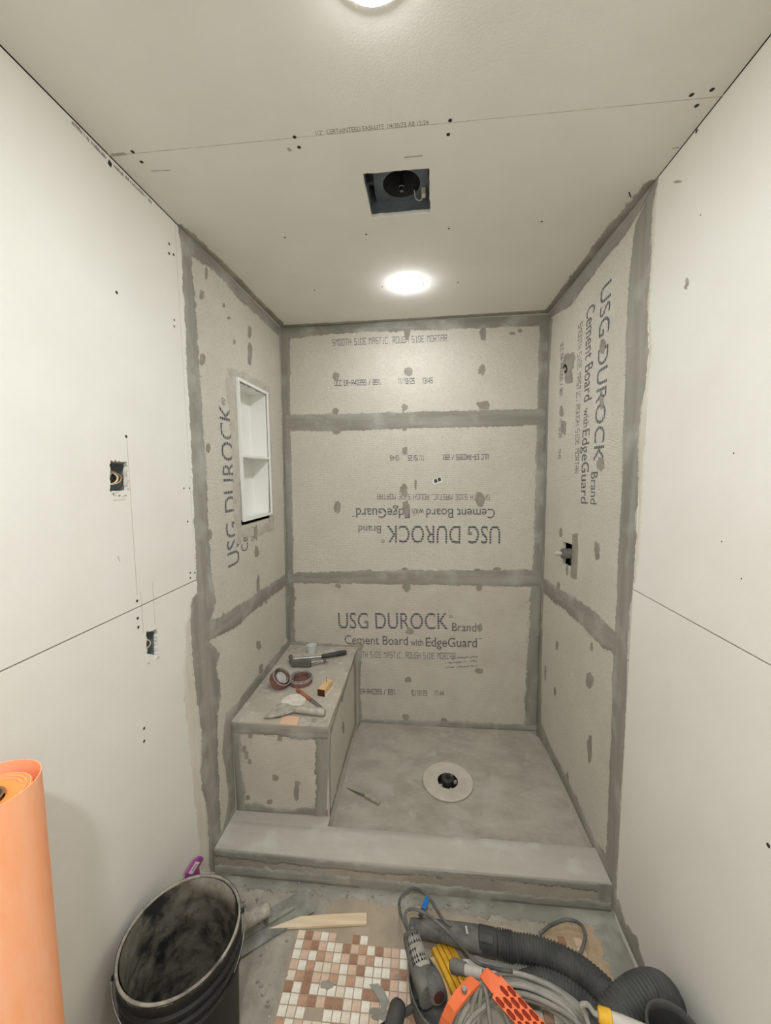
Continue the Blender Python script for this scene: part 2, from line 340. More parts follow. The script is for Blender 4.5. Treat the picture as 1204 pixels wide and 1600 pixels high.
STROKES = {'S': [(4,6),(0,6),(0,3),(4,3),(4,0),(0,0)], 'M': [(0,0),(0,6),(2,4),(4,6),(4,0)], 'O': [(0,0),(0,6),(4,6),(4,0),(0,0)], 'T': [(0,6),(4,6),None,(2,6),(2,0)], 'H': [(0,0),(0,6),None,(4,0),(4,6),None,(0,3),(4,3)],
 'I': [(2,0),(2,6),None,(1,0),(3,0)], 'D': [(0,0),(0,6),(3,6),(4,5),(4,1),(3,0),(0,0)], 'E': [(4,6),(0,6),(0,0),(4,0),None,(0,3),(3,3)], 'A': [(0,0),(0,6),(4,6),(4,0),None,(0,3),(4,3)], 'C': [(4,6),(0,6),(0,0),(4,0)],
 'R': [(0,0),(0,6),(4,6),(4,3),(0,3),None,(1.5,3),(4,0)], 'U': [(0,6),(0,0),(4,0),(4,6)], 'G': [(4,6),(0,6),(0,0),(4,0),(4,3),(2,3)], ',': [(1.4,1),(1,-1)], 'L': [(0,6),(0,0),(4,0)], '-': [(0,3),(3.4,3)], '/': [(0,-.3),(3.4,6.3)], '.': [(.4,0),(.4,.9)],
 ':': [(1,1),(1,2),None,(1,4),(1,5)], '0': [(0,0),(0,6),(4,6),(4,0),(0,0)], '1': [(.8,5),(2,6),(2,0)], '2': [(0,6),(4,6),(4,3.2),(0,2.6),(0,0),(4,0)], '3': [(0,6),(4,6),(4,0),(0,0),None,(1,3),(4,3)], '4': [(3.2,0),(3.2,6),(0,2),(4,2)],
 '5': [(4,6),(0,6),(0,3.2),(4,3.2),(4,0),(0,0)], '7': [(0,6),(4,6),(1.6,0)], '8': [(0,0),(0,6),(4,6),(4,0),(0,0),None,(0,3),(4,3)], '9': [(0,0),(4,0),(4,6),(0,6),(0,3),(4,3)]}
def stroke_mesh(t, w):
    vs, fs = [], []; x = 0
    for ch in t:
        if ch == ' ': x += 4.2; continue
        g = STROKES[ch]
        for p, q in zip(g, g[1:]):
            if p is None or q is None: continue
            a = Vector(p); b = Vector(q); d = (b - a).normalized(); nn_ = Vector((-d.y, d.x)) * w / 2; a = a - d*w*.45; b = b + d*w*.45; k = len(vs)
            vs += [(x+c.x, c.y, 0) for c in (a - nn_, b - nn_, b + nn_, a + nn_)]; fs.append((k, k+1, k+2, k+3))
        x += {',': 3.4, '.': 2.6, '1': 4.6, ':': 3.2, 'I': 5.0}.get(ch, 5.9)
    me = bpy.data.meshes.new('stroke_text'); me.from_pydata(vs, [], fs); return me
_cap = []
def text(pl, s, a, b, hgt, parent, m, thin=0.0, px=True, h=.0005, name='printed_text', stroke=0):
    """flat print: baseline from a to b (photo pixels on the plane), cap height in metres"""
    def mesh(t):
        c = bpy.data.curves.new('t', 'FONT'); c.body = t; c.offset = thin; c.resolution_u = 3
        o = bpy.data.objects.new('t', c); COL.objects.link(o); me = bpy.data.meshes.new_from_object(o); bpy.data.objects.remove(o); return me
    if not _cap:
        k = mesh('H'); _cap.append(max(v.co.y for v in k.vertices))
    me = stroke_mesh(s, stroke) if stroke else mesh(s)
    A = Vector(pl.px(*a)) if px else Vector(a); B = Vector(pl.px(*b)) if px else Vector(b)
    d = (B - A); L = d.length; d.normalize(); up = Vector((-d.y, d.x))
    x0 = min(v.co.x for v in me.vertices); x1 = max(v.co.x for v in me.vertices)
    for v in me.vertices: v.co = ((v.co.x - x0) / (x1 - x0) * L, v.co.y / (6.0 if stroke else _cap[0]) * hgt, 0)
    me.materials.append(m); o = bpy.data.objects.new(name, me); COL.objects.link(o)
    X = pl.U * d.x + pl.V * d.y; Y = pl.U * up.x + pl.V * up.y; O = pl.m(A.x, A.y, h) - worg(parent)
    o.parent = parent
    o.matrix_local = Matrix(((X.x, Y.x, pl.N.x, O.x), (X.y, Y.y, pl.N.y, O.y), (X.z, Y.z, pl.N.z, O.z), (0,0,0,1)))
    return o
def ragged_rect(pl, quad, amp, n=14):
    """quad in photo pixels -> ragged outline in plane coords"""
    SEED[0] += 5; sd = SEED[0]; q = [Vector(pl.px(*p)) for p in quad]; out = []
    for i in range(4):
        a, b = q[i], q[(i+1) % 4]; nn = Vector((-(b-a).y, (b-a).x)).normalized()
        for k in range(n):
            t = k / n; w = amp * (nz1(i*3.1 + t*9, sd) + .6*nz1(i*5 + t*25, sd + 2)) if 0 < k else 0
            c = a.lerp(b, t) + nn * w; out.append((c.x, c.y))
    return out
# ------------------------------------------------------------------ structure
YL, YR = -0.942, -0.955                # where drywall meets cement board
def slab(name, lo, hi, m):
    o = MB().box(lo, hi).build(name, m); o['kind'] = 'structure'; return o
SEAM = 1.22
# ceiling
ceiling = slab('ceiling', (-.15, YF-.1, H+.19), (W+.15, .15, H+.21), M_DARK)
fan_hole = ragged_rect(CEIL, [(566,272),(581,341),(672,333),(670,263)], .003)
fan_hole = fan_hole[::-1]
extr(CEIL, rect(0.002, 1.2115, W-.002, -YF), -.0127, 0, 'drywall_panel', M_DRYC, ceiling, capback=True)
extr(CEIL, rect(0.002, 0.0, W-.002, 1.2085), -.0127, 0, 'drywall_panel', M_DRYC, ceiling, holes=[fan_hole], capback=True)
MB().box((-.05, -1.2115, H-.0004+.0012), (W+.05, -1.2085, H+.004)).build('joint_backing', M_GYP, ceiling)
dots(CEIL, [(460,214),(467,230),(703,188),(700,210),(207,237),(221,253),(1080,148),(1112,140),(1088,165)], ceiling, .0062)
dots(CEIL, [(445,371),(572,366),(701,357),(846,346),(491,453),(597,448),(715,441)], ceiling, .005)
text(CEIL, '1/2"  CERTAINTEED EASI-LITE  04/30/25 AB 15:24', (494,211), (669,194.5), .0125, ceiling, M_INKF)
strip(CEIL, (631,246), (660,243), .004, 'scuff', M_SCUFF, ceiling); strip(CEIL, (236,267), (266,266), .003, 'scuff', M_SCUFF, ceiling)
strip(CEIL, (174,242.5), (196,240), .008, 'torn_paper', M_SCUFF, ceiling); strip(CEIL, (449,231), (454,236), .008, 'scuff', M_SCUFF, ceiling)
strip(CEIL, (982,300), (985,308), .003, 'scuff', M_DARK, ceiling); strip(CEIL, (1050,232), (1060,230), .004, 'scuff', M_SCUFF, ceiling)
# thinset smeared onto the ceiling along the shower walls
band(CEIL, [(857,489),(891.5,447),(953,369),(1025,280)], [(852,484),(889,436),(952,350),(1013,282)], 'thinset_strip', M_MUDH, ceiling, .001, 0, .006, clip=(0,0,W-.001,3))
band(CEIL, [(440,512),(392,464),(340,412),(277,350)], [(443,505),(396,458),(345,405),(284,350)], 'thinset_strip', M_MUDH, ceiling, .001, 0, .006, clip=(0.001,0,W,3))
band(CEIL, [(440,512),(640,501),(857,489)], [(440,508),(640,497),(857,484)], 'thinset_strip', M_MUDH, ceiling, .001, 0, .004, clip=(0,0.0005,W,3))
# floor
floor = slab('floor', (-.15, YF-.1, -.05), (W+.15, .15, FZ), M_CONC)
# wall behind the photographer
wf = slab('wall_front', (-.15, YF-.1, 0), (W+.15, YF, H+.2), M_DRY)
# back wall
wall_back = slab('wall_back', (-.15, .12, 0), (W+.15, .15, H+.2), M_DARK)
b1 = extr(BACK, rect(.001, .022, W-.001, .974), -.0127, 0, 'cement_board', M_CEMD, wall_back, capback=True)
b2 = extr(BACK, rect(.001, .978, W-.001, 1.891), -.0127, 0, 'cement_board', M_CEM, wall_back, capback=True)
b3 = extr(BACK, rect(.001, 1.895, W-.001, H-.002), -.0127, 0, 'cement_board', M_CEM, wall_back, capback=True)
KB = (.0008, 0.05, W-.0008, H-.001)
band(BACK, [(440,512),(640,501),(857,489)], [(445,530),(520,522),(640,516),(700,515),(760,512),(852,508)], 'thinset_strip', M_MUDH, wall_back, .0016, 0, .006, clip=KB)
band(BACK, [(437,500),(443,700),(449,900),(452,1012)], [(453,520),(453,640),(456,760),(458,890),(461,1012)], 'thinset_strip', M_MUDV, wall_back, .0013, 0, .006, clip=KB)
band(BACK, [(859,480),(853,655),(846,900),(838,1142)], [(843,505),(839,640),(836,760),(833,880),(827,960),(821,1060),(819,1136)], 'thinset_strip', M_MUDV, wall_back, .0014, 0, .008, clip=KB)
band(BACK, [(447,648),(530,647),(640,644),(760,641),(852,639)], [(447,673),(520,674),(640,669),(760,667),(852,664)], 'thinset_strip', M_MUDH, wall_back, .0018, .005, .005, clip=KB)
band(BACK, [(450,896),(560,892),(640,891),(848,891)], [(450,911),(560,912),(640,913),(848,917)], 'thinset_strip', M_MUDH, wall_back, .0018, .005, .005, clip=KB)
band(BACK, [(550,1123),(640,1125),(760,1129),(842,1134)], [(550,1131),(640,1134),(760,1139),(842,1143)], 'thinset_strip', M_MUDH, wall_back, .0018, .005, 0, clip=(0,.05,W,H))
band(BACK, [(548,1005),(549,1060),(550,1131)], [(563,1008),(563,1040),(562,1080),(565,1110),(566,1131)], 'thinset_strip', M_MUDV, wall_back, .0017, 0, .006, clip=KB)
band(BACK, [(440,1001),(470,1003),(500,1005),(560,1008)], [(440,1014),(500,1016),(560,1020)], 'thinset_strip', M_MUDH, wall_back, .0015, .006, 0, clip=KB)
for q in [(525,588,11,14),(638,581,15,13),(753,578,12,18),(754,522,12,22),(636,521,11,22),(524,643,11,12),(632,637,11,13),(755,633,22,13),(757,636,14,8),
          (527,792,12,20),(632,704,11,14),(631,766,14,20),(634,794,12,24),(750,781,14,24),(632,890,12,8),(640,986,14,12),(749,981,10,13),(637,1062,12,9),(748,1048,14,9),(634,1121,11,11),(693,1126,11,9),
          (635,917,14,15),(748,918,12,11),(528,915,9,9),(458,1003,10,10),(560,1010,16,16),(745,891,12,6),(776,889,14,6),(525,675,14,8),(632,670,10,8),(460,935,6,8),(470,523,14,8)]:
    patch(BACK, *q, wall_back)
for q in [(649,757,4,16),(800,521,10,5),(812,517,8,6),(823,940,8,6),(826,975,7,14),(824,1000,6,10),(825,1050,6,12)]: patch(BACK, *q, wall_back, M_MUDW if q[0] > 820 else M_MUDP)
def T(pl, s, a, b, c, parent, m, thin=0.0, stroke=0):
    if m is M_INKM and not thin: thin = .006
    if m is M_INKB: thin = .004
    A, B, Cc = (Vector(pl.px(*q)) for q in (a, b, c)); d = (B - A).normalized(); h = abs(d.x*(Cc-A).y - d.y*(Cc-A).x)
    return text(pl, s, a, b, h, parent, m, thin, stroke=.62 if s == SM else (.92 if s[0] in 'U1' and s != 'USG DUROCK' and s != 'ULC' else 0))
SM = 'SMOOTH SIDE MASTIC, ROUGH SIDE MORTAR'; ER = 'ULC ER-R40355 / 891.'
T(BACK, SM, (519,540), (698,532.8), (519,530.8), b3, M_INKS)
T(BACK, ER, (522.5,602.6), (594.5,600.7), (522.5,595), b3, M_INKS)
T(BACK, '11/19/25', (622,599.6), (647.5,599.3), (622,591.5), b3, M_INKS)
T(BACK, '13:45', (660,599), (675.6,598.4), (660,591), b3, M_INKS)
T(BACK, 'USG DUROCK', (781.6,822), (603.6,821), (781.6,850), b2, M_INKB)
T(BACK, '®', (601,843), (595,843), (601,848), b2, M_INKM)
T(BACK, 'Brand', (595,821.5), (559.7,821), (595,833), b2, M_INKM)
T(BACK, 'Cement Board', (773,795), (665.7,794.5), (773,809.5), b2, M_INKM)
T(BACK, 'with', (662,794.5), (643,794.5), (662,806), b2, M_INKM)
T(BACK, 'EdgeGuard', (640,794.5), (556,794), (640,809.5), b2, M_INKM, .012)
T(BACK, '™', (556,804), (550,804), (556,808), b2, M_INKM)
T(BACK, SM, (765,773), (589,772), (765,781), b2, M_INKS)
T(BACK, ER, (763,710), (690,710.8), (763,717.3), b2, M_INKS)
T(BACK, '11/19/25', (662,711.5), (637,712), (662,719), b2, M_INKS)
T(BACK, '13:45', (623.7,712), (609,712), (623.7,719), b2, M_INKS)
T(BACK, 'USG DUROCK', (528.7,982), (699.7,983.3), (528.7,957.5), b1, M_INKB)
T(BACK, '®', (701,966), (707,966), (701,961), b1, M_INKM)
T(BACK, 'Brand', (706,986), (743.6,987), (706,973), b1, M_INKM)
T(BACK, 'Cement Board', (538.5,1006), (637,1008), (538.5,992.5), b1, M_INKM)
T(BACK, 'with', (641,1009), (661,1009), (641,998.5), b1, M_INKM)
T(BACK, 'EdgeGuard', (665,1010), (745,1011.5), (665,996), b1, M_INKM, .012)
T(BACK, '™', (746,1001), (752,1001), (746,997), b1, M_INKM)
T(BACK, SM, (547,1026.5), (711.4,1029.7), (547,1017.8), b1, M_INKS)
T(BACK, ER, (548,1083.6), (618,1084.8), (548,1076.5), b1, M_INKS)
T(BACK, '10/12/23', (642,1086), (667,1086.6), (642,1079), b1, M_INKS)
T(BACK, '17:44', (679,1086.6), (693,1086.8), (679,1079.5), b1, M_INKS)
mb = MB()                              # three rows of unreadable fine print
for k, (y0, y1) in enumerate(((1031, 1027), (1037.5, 1033.5), (1044.5, 1041))):
    n = 30
    for i in range(n):
        if rnd.random() < .16: continue
        u = 694 + (746-694) * i / n; v = y0 + (y1-y0) * i / n; hh = rnd.uniform(.007, .012); a, b = BACK.px(u, v); a2 = BACK.px(u + 1.25, v)[0]
        if rnd.random() < .5: b += .004
        mb.add([BACK.m(a, b, .0006), BACK.m(a2, b, .0006), BACK.m(a2, b+hh*.6, .0006), BACK.m(a, b+hh*.6, .0006)], [(0,1,2,3)])
mb.build('printed_text', M_INKS, b1)
# left wall
wall_left = slab('wall_left', (-.15, YF-.1, 0), (-.12, .15, H+.2), M_DARK)
hole_a = ragged_rect(LEFT, [(172,769),(200,767),(199,722),(172,720)], .005)
hole_b = ragged_rect(LEFT, [(230,1023),(247,1024),(246,982),(228,988)], .005)
extr(LEFT, rect(YF, SEAM+.0015, YL, H-.002), -.0127, 0, 'drywall_panel', M_DRY, wall_left, holes=[hole_a], capback=True)
extr(LEFT, rect(YF, .022, -.905, SEAM-.0025), -.0127, 0, 'drywall_panel', M_DRY, wall_left, holes=[hole_b], capback=True)
extr(LEFT, rect(YL+.0025, SEAM+.0015, -.905, H-.002), -.0127, 0, 'drywall_panel', M_DRY, wall_left, capback=True)
NY0, NY1, NZ0, NZ1 = -.578, -.214, 1.368, 2.040
c1 = extr(LEFT, rect(-.902, .978, -.001, H-.002), -.0127, 0, 'cement_board', M_CEM, wall_left, holes=[rect(NY0, NZ0, NY1, NZ1)], capback=True)
c2 = extr(LEFT, rect(-.902, .022, -.001, .974), -.0127, 0, 'cement_board', M_CEM, wall_left, capback=True)
MB().box((-.016, YF, SEAM-.03), (-.0128, YL, SEAM+.03)).build('joint_backing', M_GYP, wall_left)
KL = (-1.1, .0205, -.0008, H-.0008)
band(LEFT, [(280,350),(284,410),(289,500),(293,590),(298,690),(303,800),(307,880),(307,927),(299,936),(296,968),(298,1012),(304,1086),(314,1144),(313,1218),(323,1271),(325,1306),(326,1350),(328,1362)],
     [(296,372),(298,400),(305,473),(310,550),(315,637),(322,725),(324,812),(329,893),(334,915),(337,940),(330,965),(328,1003),(345,1021),(337,1044),(346,1086),(339,1115),(340,1174),(342,1232),(345,1276),(343,1330),(342,1362)],
     'thinset_strip', M_MUDV, wall_left, .0016, .006, .009, clip=KL)
band(LEFT, [(276,347),(340,411),(392,463),(440,513)], [(288,392),(303,403),(326,415),(350,440),(375,469),(403,494),(434,524)], 'thinset_strip', M_MUDH, wall_left, .0019, 0, .007, clip=KL)
band(LEFT, [(440,505),(446,700),(451,897),(453,1010)], [(436,505),(437,530),(441,690),(445,893),(447,997)], 'thinset_strip', M_MUDV, wall_left, .0014, 0, .008, clip=KL)
band(LEFT, [(326,974),(358,954),(387,938),(417,915),(446,898)], [(326,1003),(367,980),(402,950),(446,915)], 'thinset_strip', M_MUDH, wall_left, .0021, .008, .008, clip=KL)
band(LEFT, [(452,998),(408,1050),(382,1083),(354,1117)], [(458,1004),(412,1062),(384,1100),(362,1129)], 'thinset_strip', M_MUDH, wall_left, .0015, .008, 0, clip=KL)
band(LEFT, [(354,1114),(349,1135),(347,1174),(352,1203),(357,1247),(352,1275),(347,1300)], [(364,1122),(365,1180),(368,1240),(371,1266),(366,1300)], 'thinset_strip', M_MUDV, wall_left, .0018, .007, 0, clip=KL)
band(LEFT, [(366,1258),(352,1288),(338,1312)], [(372,1264),(355,1296),(336,1328)], 'thinset_strip', M_MUDH, wall_left, .002, .005, 0, clip=KL)
# warm skim round the niche
for A, B in (([(352,590),(362,700),(366,850)], [(369,590),(374,700),(377,850)]), ([(353,574),(385,584),(420,604)], [(360,592),(390,606),(422,620)]), ([(414,600),(418,700),(421,812)], [(420,612),(424,700),(428,820)]), ([(366,826),(395,826),(428,812)], [(368,842),(395,838),(428,828)])):
    band(LEFT, A, B, 'thinset_strip', M_MUDW, wall_left, .0007, .006, .006, clip=KL)
band(LEFT, [(299,935),(290,980),(287,1060),(292,1130),(300,1200),(308,1290),(316,1362)], [(310,930),(302,1000),(308,1086),(317,1144),(318,1218),(326,1290),(330,1362)], 'thinset_strip', M_SKIM, wall_left, .0006, .008, 0, clip=KL)
for q in [(315,461,7,16),(316,562,9,20),(322,427,4,20),(390,518,6,22),(390,553,7,36),(400,862,7,18),(399,832,7,26),(404,1008,8,16),(407,1046,6,18),(403,914,5,34),(357,497,5,5),(349,477,4,7),(366,534,4,8),(325,700,7,14),(327,835,8,18),(415,938,5,12)]:
    patch(LEFT, *q, wall_left)
dots(LEFT, [(182,457),(197,682),(271,398),(264,381),(264,396),(214,939),(215,966),(216,980),(225,1138),(225,1158)], wall_left, .0055)
dots(LEFT, [(287,763),(296,763),(293,815),(272,500),(272,510),(297,895),(304,895),(297,903),(434,687)], wall_left, .0045)
for a, b, w_ in [((198,686),(214,930),.0012),((219,924),(224,990),.001),((238,910),(242,976),.001),((176,782),(196,780),.0016),((184,868),(187,878),.002)]: strip(LEFT, a, b, w_, 'pencil_mark', M_PENCIL, wall_left)
mb = MB()                              # faint edge print along the top of the sheet
for (u0, v0, u1, v1) in ((112,194,129,211),(131,213,139.5,223),(142,225,166,250),(178,261,193,277),(195,278,228,310),(230,312,237,319)):
    n = max(3, int((u1-u0)/1.6))
    for i in range(n):
        if rnd.random() < .12: continue
        a, b = LEFT.px(u0+(u1-u0)*i/n, v0+(v1-v0)*i/n); a2, b2 = LEFT.px(u0+(u1-u0)*(i+.7)/n, v0+(v1-v0)*(i+.7)/n); hh = rnd.uniform(.006,.01)
        mb.add([LEFT.m(a,b,.0006), LEFT.m(a2,b2,.0006), LEFT.m(a2,b2+hh,.0006), LEFT.m(a,b+hh,.0006)], [(0,1,2,3)])
mb.build('printed_text', M_INKF, wall_left)
strip(LEFT, (169,252), (174,259), .014, 'torn_paper', M_DARK, wall_left)
T(LEFT, 'USG DUROCK', (374,879), (361,636), (355.6,880), c1, M_INKB)
T(LEFT, '®', (352,634), (351,622), (346,632), c1, M_INKM)
T(LEFT, 'Cer', (387.5,859), (386.3,829), (377,859), c1, M_INKM)
T(LEFT, 'SMO', (397,845), (396.5,822), (392,845), c1, M_INKF)
T(LEFT, 'ULC', (423.5,830), (423,808), (420.5,830), c1, M_INKF)
# right wall
wall_right = slab('wall_right', (W+.12, YF-.1, 0), (W+.15, .15, H+.2), M_DARK)
extr(RIGHT, rect(-YR+.001, SEAM+.0015, -YF, H-.0015), -.0127, 0, 'drywall_panel', M_DRY, wall_right, capback=True)
extr(RIGHT, rect(-YR+.001, .022, -YF, SEAM-.0025), -.0127, 0, 'drywall_panel', M_DRY, wall_right, capback=True)
MB().box((W+.0128, YF, SEAM-.03), (W+.016, YR, SEAM+.03)).build('joint_backing', M_GYP, wall_right)
vh = [RIGHT.px(*q) for q in ((879,881),(893.5,886),(894,851),(879.5,846))]
d1 = extr(RIGHT, rect(.001, .978, -YR-.001, H-.002), -.0127, 0, 'cement_board', M_CEM, wall_right, holes=[vh], capback=True)
d2 = extr(RIGHT, rect(.001, .022, -YR-.001, .974), -.0127, 0, 'cement_board', M_CEM, wall_right, capback=True)
KR = (.0008, .0205, 1.3, H-.0008)
band(RIGHT, [(992,352),(989.5,372),(984,425),(979,493),(977,562),(974,648),(972,717),(970,790),(966,850),(964,916),(960,990),(956,1051),(956,1109),(952,1199),(948.5,1295),(946.6,1342),(946,1362),(953,1382),(956,1420)],
     [(1029,272),(1019,332),(1015,414),(1010,483),(1013.5,545),(1008,600),(1000,641),(996,700),(996,785),(993,805),(989,908),(981.5,966),(979.5,1051),(975.6,1129),(970,1237),(966,1323),(962,1375),(962,1400),(968,1432)],
     'thinset_strip', M_MUDV, wall_right, .0016, .006, .006, clip=KR)
band(RIGHT, [(855,491),(891.5,446),(953,368),(1027,276)], [(858,497),(891.5,477),(933,421),(977,366),(1000,330)], 'thinset_strip', M_MUDH, wall_right, .0019, 0, .007, clip=KR)
band(RIGHT, [(858,480),(852,655),(845,900),(838,1142)], [(863,500),(862,510),(857,613),(853,785),(849,916),(846.5,1012),(845,1145)], 'thinset_strip', M_MUDV, wall_right, .0014, 0, .005, clip=KR)
band(RIGHT, [(847,903),(870,918),(898,934),(933,958),(962,990)], [(847,924),(879,951),(910,978),(933,1003),(962,1022)], 'thinset_strip', M_MUDH, wall_right, .0021, .007, .009, clip=KR)
band(RIGHT, [(845,1130),(863,1172),(883,1210),(913,1272),(933,1315),(948,1340)], [(836,1140),(858,1182),(879,1224),(905,1280),(925,1322),(956,1382)], 'thinset_strip', M_MUDH, wall_right, .0018, .007, 0, clip=KR)
band(RIGHT, [(956,1415),(975,1462),(998,1512),(1030,1580)], [(966,1405),(976,1440),(994,1466),(1006,1512),(1036,1580)], 'thinset_strip', M_MUDH, wall_right, .0012, 0, .008, clip=KR)
band(RIGHT, [(893.5,835),(893.5,860),(891,902)], [(902,833),(903,860),(901,905)], 'thinset_strip', M_MUDP, wall_right, .0018, .002, .004, clip=KR)
for q in [(889,566,20,36),(888,588,15,24),(877,643,7,20),(880,668,9,24),(941,541,10,26),(940,629,7,22),(938,725,12,24),(876,832,5,14),(933,859,9,30),(886,890,4,18),(870,1009,4,14),(921,1063,13,26),(867,1080,4,15),(921,1170,8,44),(928,962,6,18),(866,480,8,5),(886,1217,4,22),(915,1290,4,26),(852,1050,3,28),(872,915,6,14),(902,962,6,18),(924,1010,4,14)]:
    patch(RIGHT, *q, wall_right)
for a_, b_, h_ in (((880,574),(883,570),.0020),((882.5,570.5),(885.5,574),.0021),((885,574),(886,579),.0022),((886,579),(882,582),.0023)): strip(RIGHT, a_, b_, .012, 'ink_stroke', M_DARK, wall_right, h_)
band(RIGHT, [(1020,290),(1017,414),(1012,483),(1015,545),(1010,600),(1002,641),(998,700),(998,785),(994,860),(990,910)], [(1026,290),(1020,414),(1014,483),(1018,545),(1013,600),(1010,641),(1006,700),(1003,785),(998,860),(993,910)], 'thinset_strip', M_SKIM, wall_right, .0006, 0, .005, clip=KR)
dots(RIGHT, [(1095,180),(1088,205),(1200,1321)], wall_right, .0055); dots(RIGHT, [(1094,336),(1127,846),(1158,904),(1146,708)], wall_right, .0022)
for q in [(1073,441,6,14),(1071,449,5,8),(1058,284,14,5)]: patch(RIGHT, *q, wall_right, M_SCUFF, 'scuff', .0005)
T(RIGHT, 'USG DUROCK', (938.4,452), (926.8,722), (955,437), d1, M_INKB)
T(RIGHT, 'Brand', (923.3,738), (922,787.6), (933.5,737), d1, M_INKM)
T(RIGHT, 'Cement Board', (916.4,484), (912,629), (929,476), d1, M_INKM)
T(RIGHT, 'with', (911.8,639.5), (911.3,668.4), (920,637), d1, M_INKM)
T(RIGHT, 'EdgeGuard', (909.8,673), (907,786.5), (921,671), d1, M_INKM)
T(RIGHT, SM, (903.7,507.5), (897.4,740), (909.4,504), d1, M_INKS)
T(RIGHT, ER, (876,537.6), (874.3,622), (880,536), d1, M_INKS)
T(RIGHT, '11/19/25', (873.6,655.7), (872.9,684.6), (877.2,654.5), d1, M_INKS)
T(RIGHT, '13:45', (872.4,702), (872,717), (876,701), d1, M_INKS)
# ------------------------------------------------------------------ shower base, curb, bench
DX, DY = 0.946, -0.418
def panz(x, y):
    d = min(1, math.hypot((x-DX)*1.0, (y-DY)*1.1) / .5)
    return .046 + .011*d + .0008*nz1(x*7, y*7, 4) + .0004*nz1(x*25, y*25, 9)
mb = MB(); nr, nt = 26, 64; rings = []
for i in range(nr):
    ring = []
    for j in range(nt):
        t = 2*PI*j/nt; c, s = math.cos(t), math.sin(t)
        R1 = 9
        for lim, comp in ((W-.001-DX, c), (DX-.425, -c), (-.001-DY, s), (DY+.7855, -s)):
            if comp > 1e-6: R1 = min(R1, lim/comp)
        r = .05 + (R1-.05) * (i/(nr-1))**1.2; x, y = DX + c*r, DY + s*r; ring.append((x, y, panz(x, y)))
    rings.append(ring)
mb.loft(rings, False); mb.loft([[(x, y, .022) for x, y, z in rings[-1]], rings[-1]], False); mb.loft([rings[0], [(x, y, .022) for x, y, z in rings[0]]], False)
tag(mb.build('shower_pan', M_PAN, None, 60, loc=(DX, DY, .022)), 'grey mortar shower base sloping gently to the round drain', 'shower base')
dr = empty('floor_drain', (DX, DY, .046), 'round beige drain flange with a dark plugged throat set in the mortar base', 'drain')
TD = Matrix.Translation((DX, DY, .0))
MB().lathe([(.125, .052), (.125, .0585), (.122, .0605), (.056, .0590), (.0505, .0565)], 64, TD).build('flange', M_FLANGE, dr, 35)
MB().lathe([(.0505, .0565), (.0495, .040), (.0495, .0235), (0, .0235)], 48, TD).build('throat', M_DARK, dr, 35)  # shallow throat; dark colour paints in the shade of a deeper hole
MB().lathe([(.028, .0237), (.030, .055), (.031, .060), (.031, .0725), (.028, .0745), (0, .0745)], 36, TD).build('test_plug', M_PVC, dr, 40)
MT = Matrix.Translation((DX, DY, .0745)) @ Matrix.Rotation(.75, 4, 'Z')
MB().box((-.012, -.012, -.001), (.012, .012, .0008), MT).build('plug_socket', M_DARK, dr)
MB().lathe([(0, .0795), (.005, .079), (.006, .0745)], 14, Matrix.Translation((DX+.019, DY+.010, 0))).build('plug_screw', M_STEEL, dr, 40)
for k in range(4): MB().box((.031, -.004, .03), (.049, .004, .045), TD @ Matrix.Rotation(k*PI/2+.4, 4, 'Z')).build('plug_rib', M_LGREY, dr)
cb = empty('shower_curb', (W/2, -.858, FZ), 'low mortar-coated curb across the front of the shower', 'curb')
mb = MB(); nx = 60; rings = []
for i in range(nx + 1):
    x = .0005 + (W-.001)*i/nx; e = .0015*nz1(x*6, 1.3); f = .001*nz1(x*9, 4.4)
    rings.append([(x, -.928+e, .022), (x, -.928+e, .124), (x, -.925+e, .130+f*.3), (x, -.9, .1305), (x, -.82, .131+f*.4), (x, -.792, .1305), (x, -.787, .126), (x, -.786, .022)])
mb.loft(rings, True); mb.box((.0005, -.803, .03), (.4245, -.7505, .1309)); mb.build('mortar_cap', M_CAP, cb, 50)
band(CFRONT, [(334,1326),(480,1341),(600,1353),(800,1369),(958,1381)], [(336,1338),(480,1354),(600,1364),(760,1374),(860,1383),(958,1397)], 'thinset_strip', M_MUDH, cb, .0024, 0, .008, clip=(.001,.022,W-.001,.131))
extr(CFRONT, rect(.001, .05, W-.001, .115), 0, .0012, 'cement_board', M_CURBB, cb)
band(CFRONT, [(334,1350),(480,1362),(600,1374),(760,1390),(860,1402),(958,1408)], [(334,1366),(480,1378),(600,1392),(800,1410),(958,1424)], 'thinset_strip', M_MUDH, cb, .0030, .008, 0, clip=(.001,.0205,W-.001,.131))
band(CFRONT, [(930,1380),(934,1400),(932,1420)], [(960,1380),(960,1424)], 'thinset_strip', M_MUDV, cb, .0026, .005, 0, clip=(.001,.0205,W-.001,.131))
bench = empty('shower_bench', (.2125, -.375, .13), 'built-in box bench in the shower corner with mortar-edged board faces', 'bench')
MB().box((.001, -.749, .131), (.424, -.001, .53)).build('bench_core', M_DARK, bench)
extr(BFRONT, rect(.001, .131, .425, .535), -.001, 0, 'front_board', M_CEMD, bench)
extr(BSIDE, rect(-.750, .056, -.001, .535), -.0012, 0, 'side_board', M_CEM, bench)
extr(BTOP, rect(.001, -.752, .427, -.001), -.012, 0, 'bench_top', M_BTOP, bench)
KF = (.0012, .1312, .4262, .545)
band(BFRONT, [(361,1128),(440,1133),(516,1138)], [(370,1146),(400,1148),(430,1150),(460,1155),(516,1156)], 'thinset_strip', M_MUDH, bench, .0022, 0, .006, clip=KF)
band(BFRONT, [(361,1125),(366,1200),(370,1266)], [(374,1140),(376,1200),(381,1230),(384,1268)], 'thinset_strip', M_MUDV, bench, .0020, 0, .007, clip=KF)
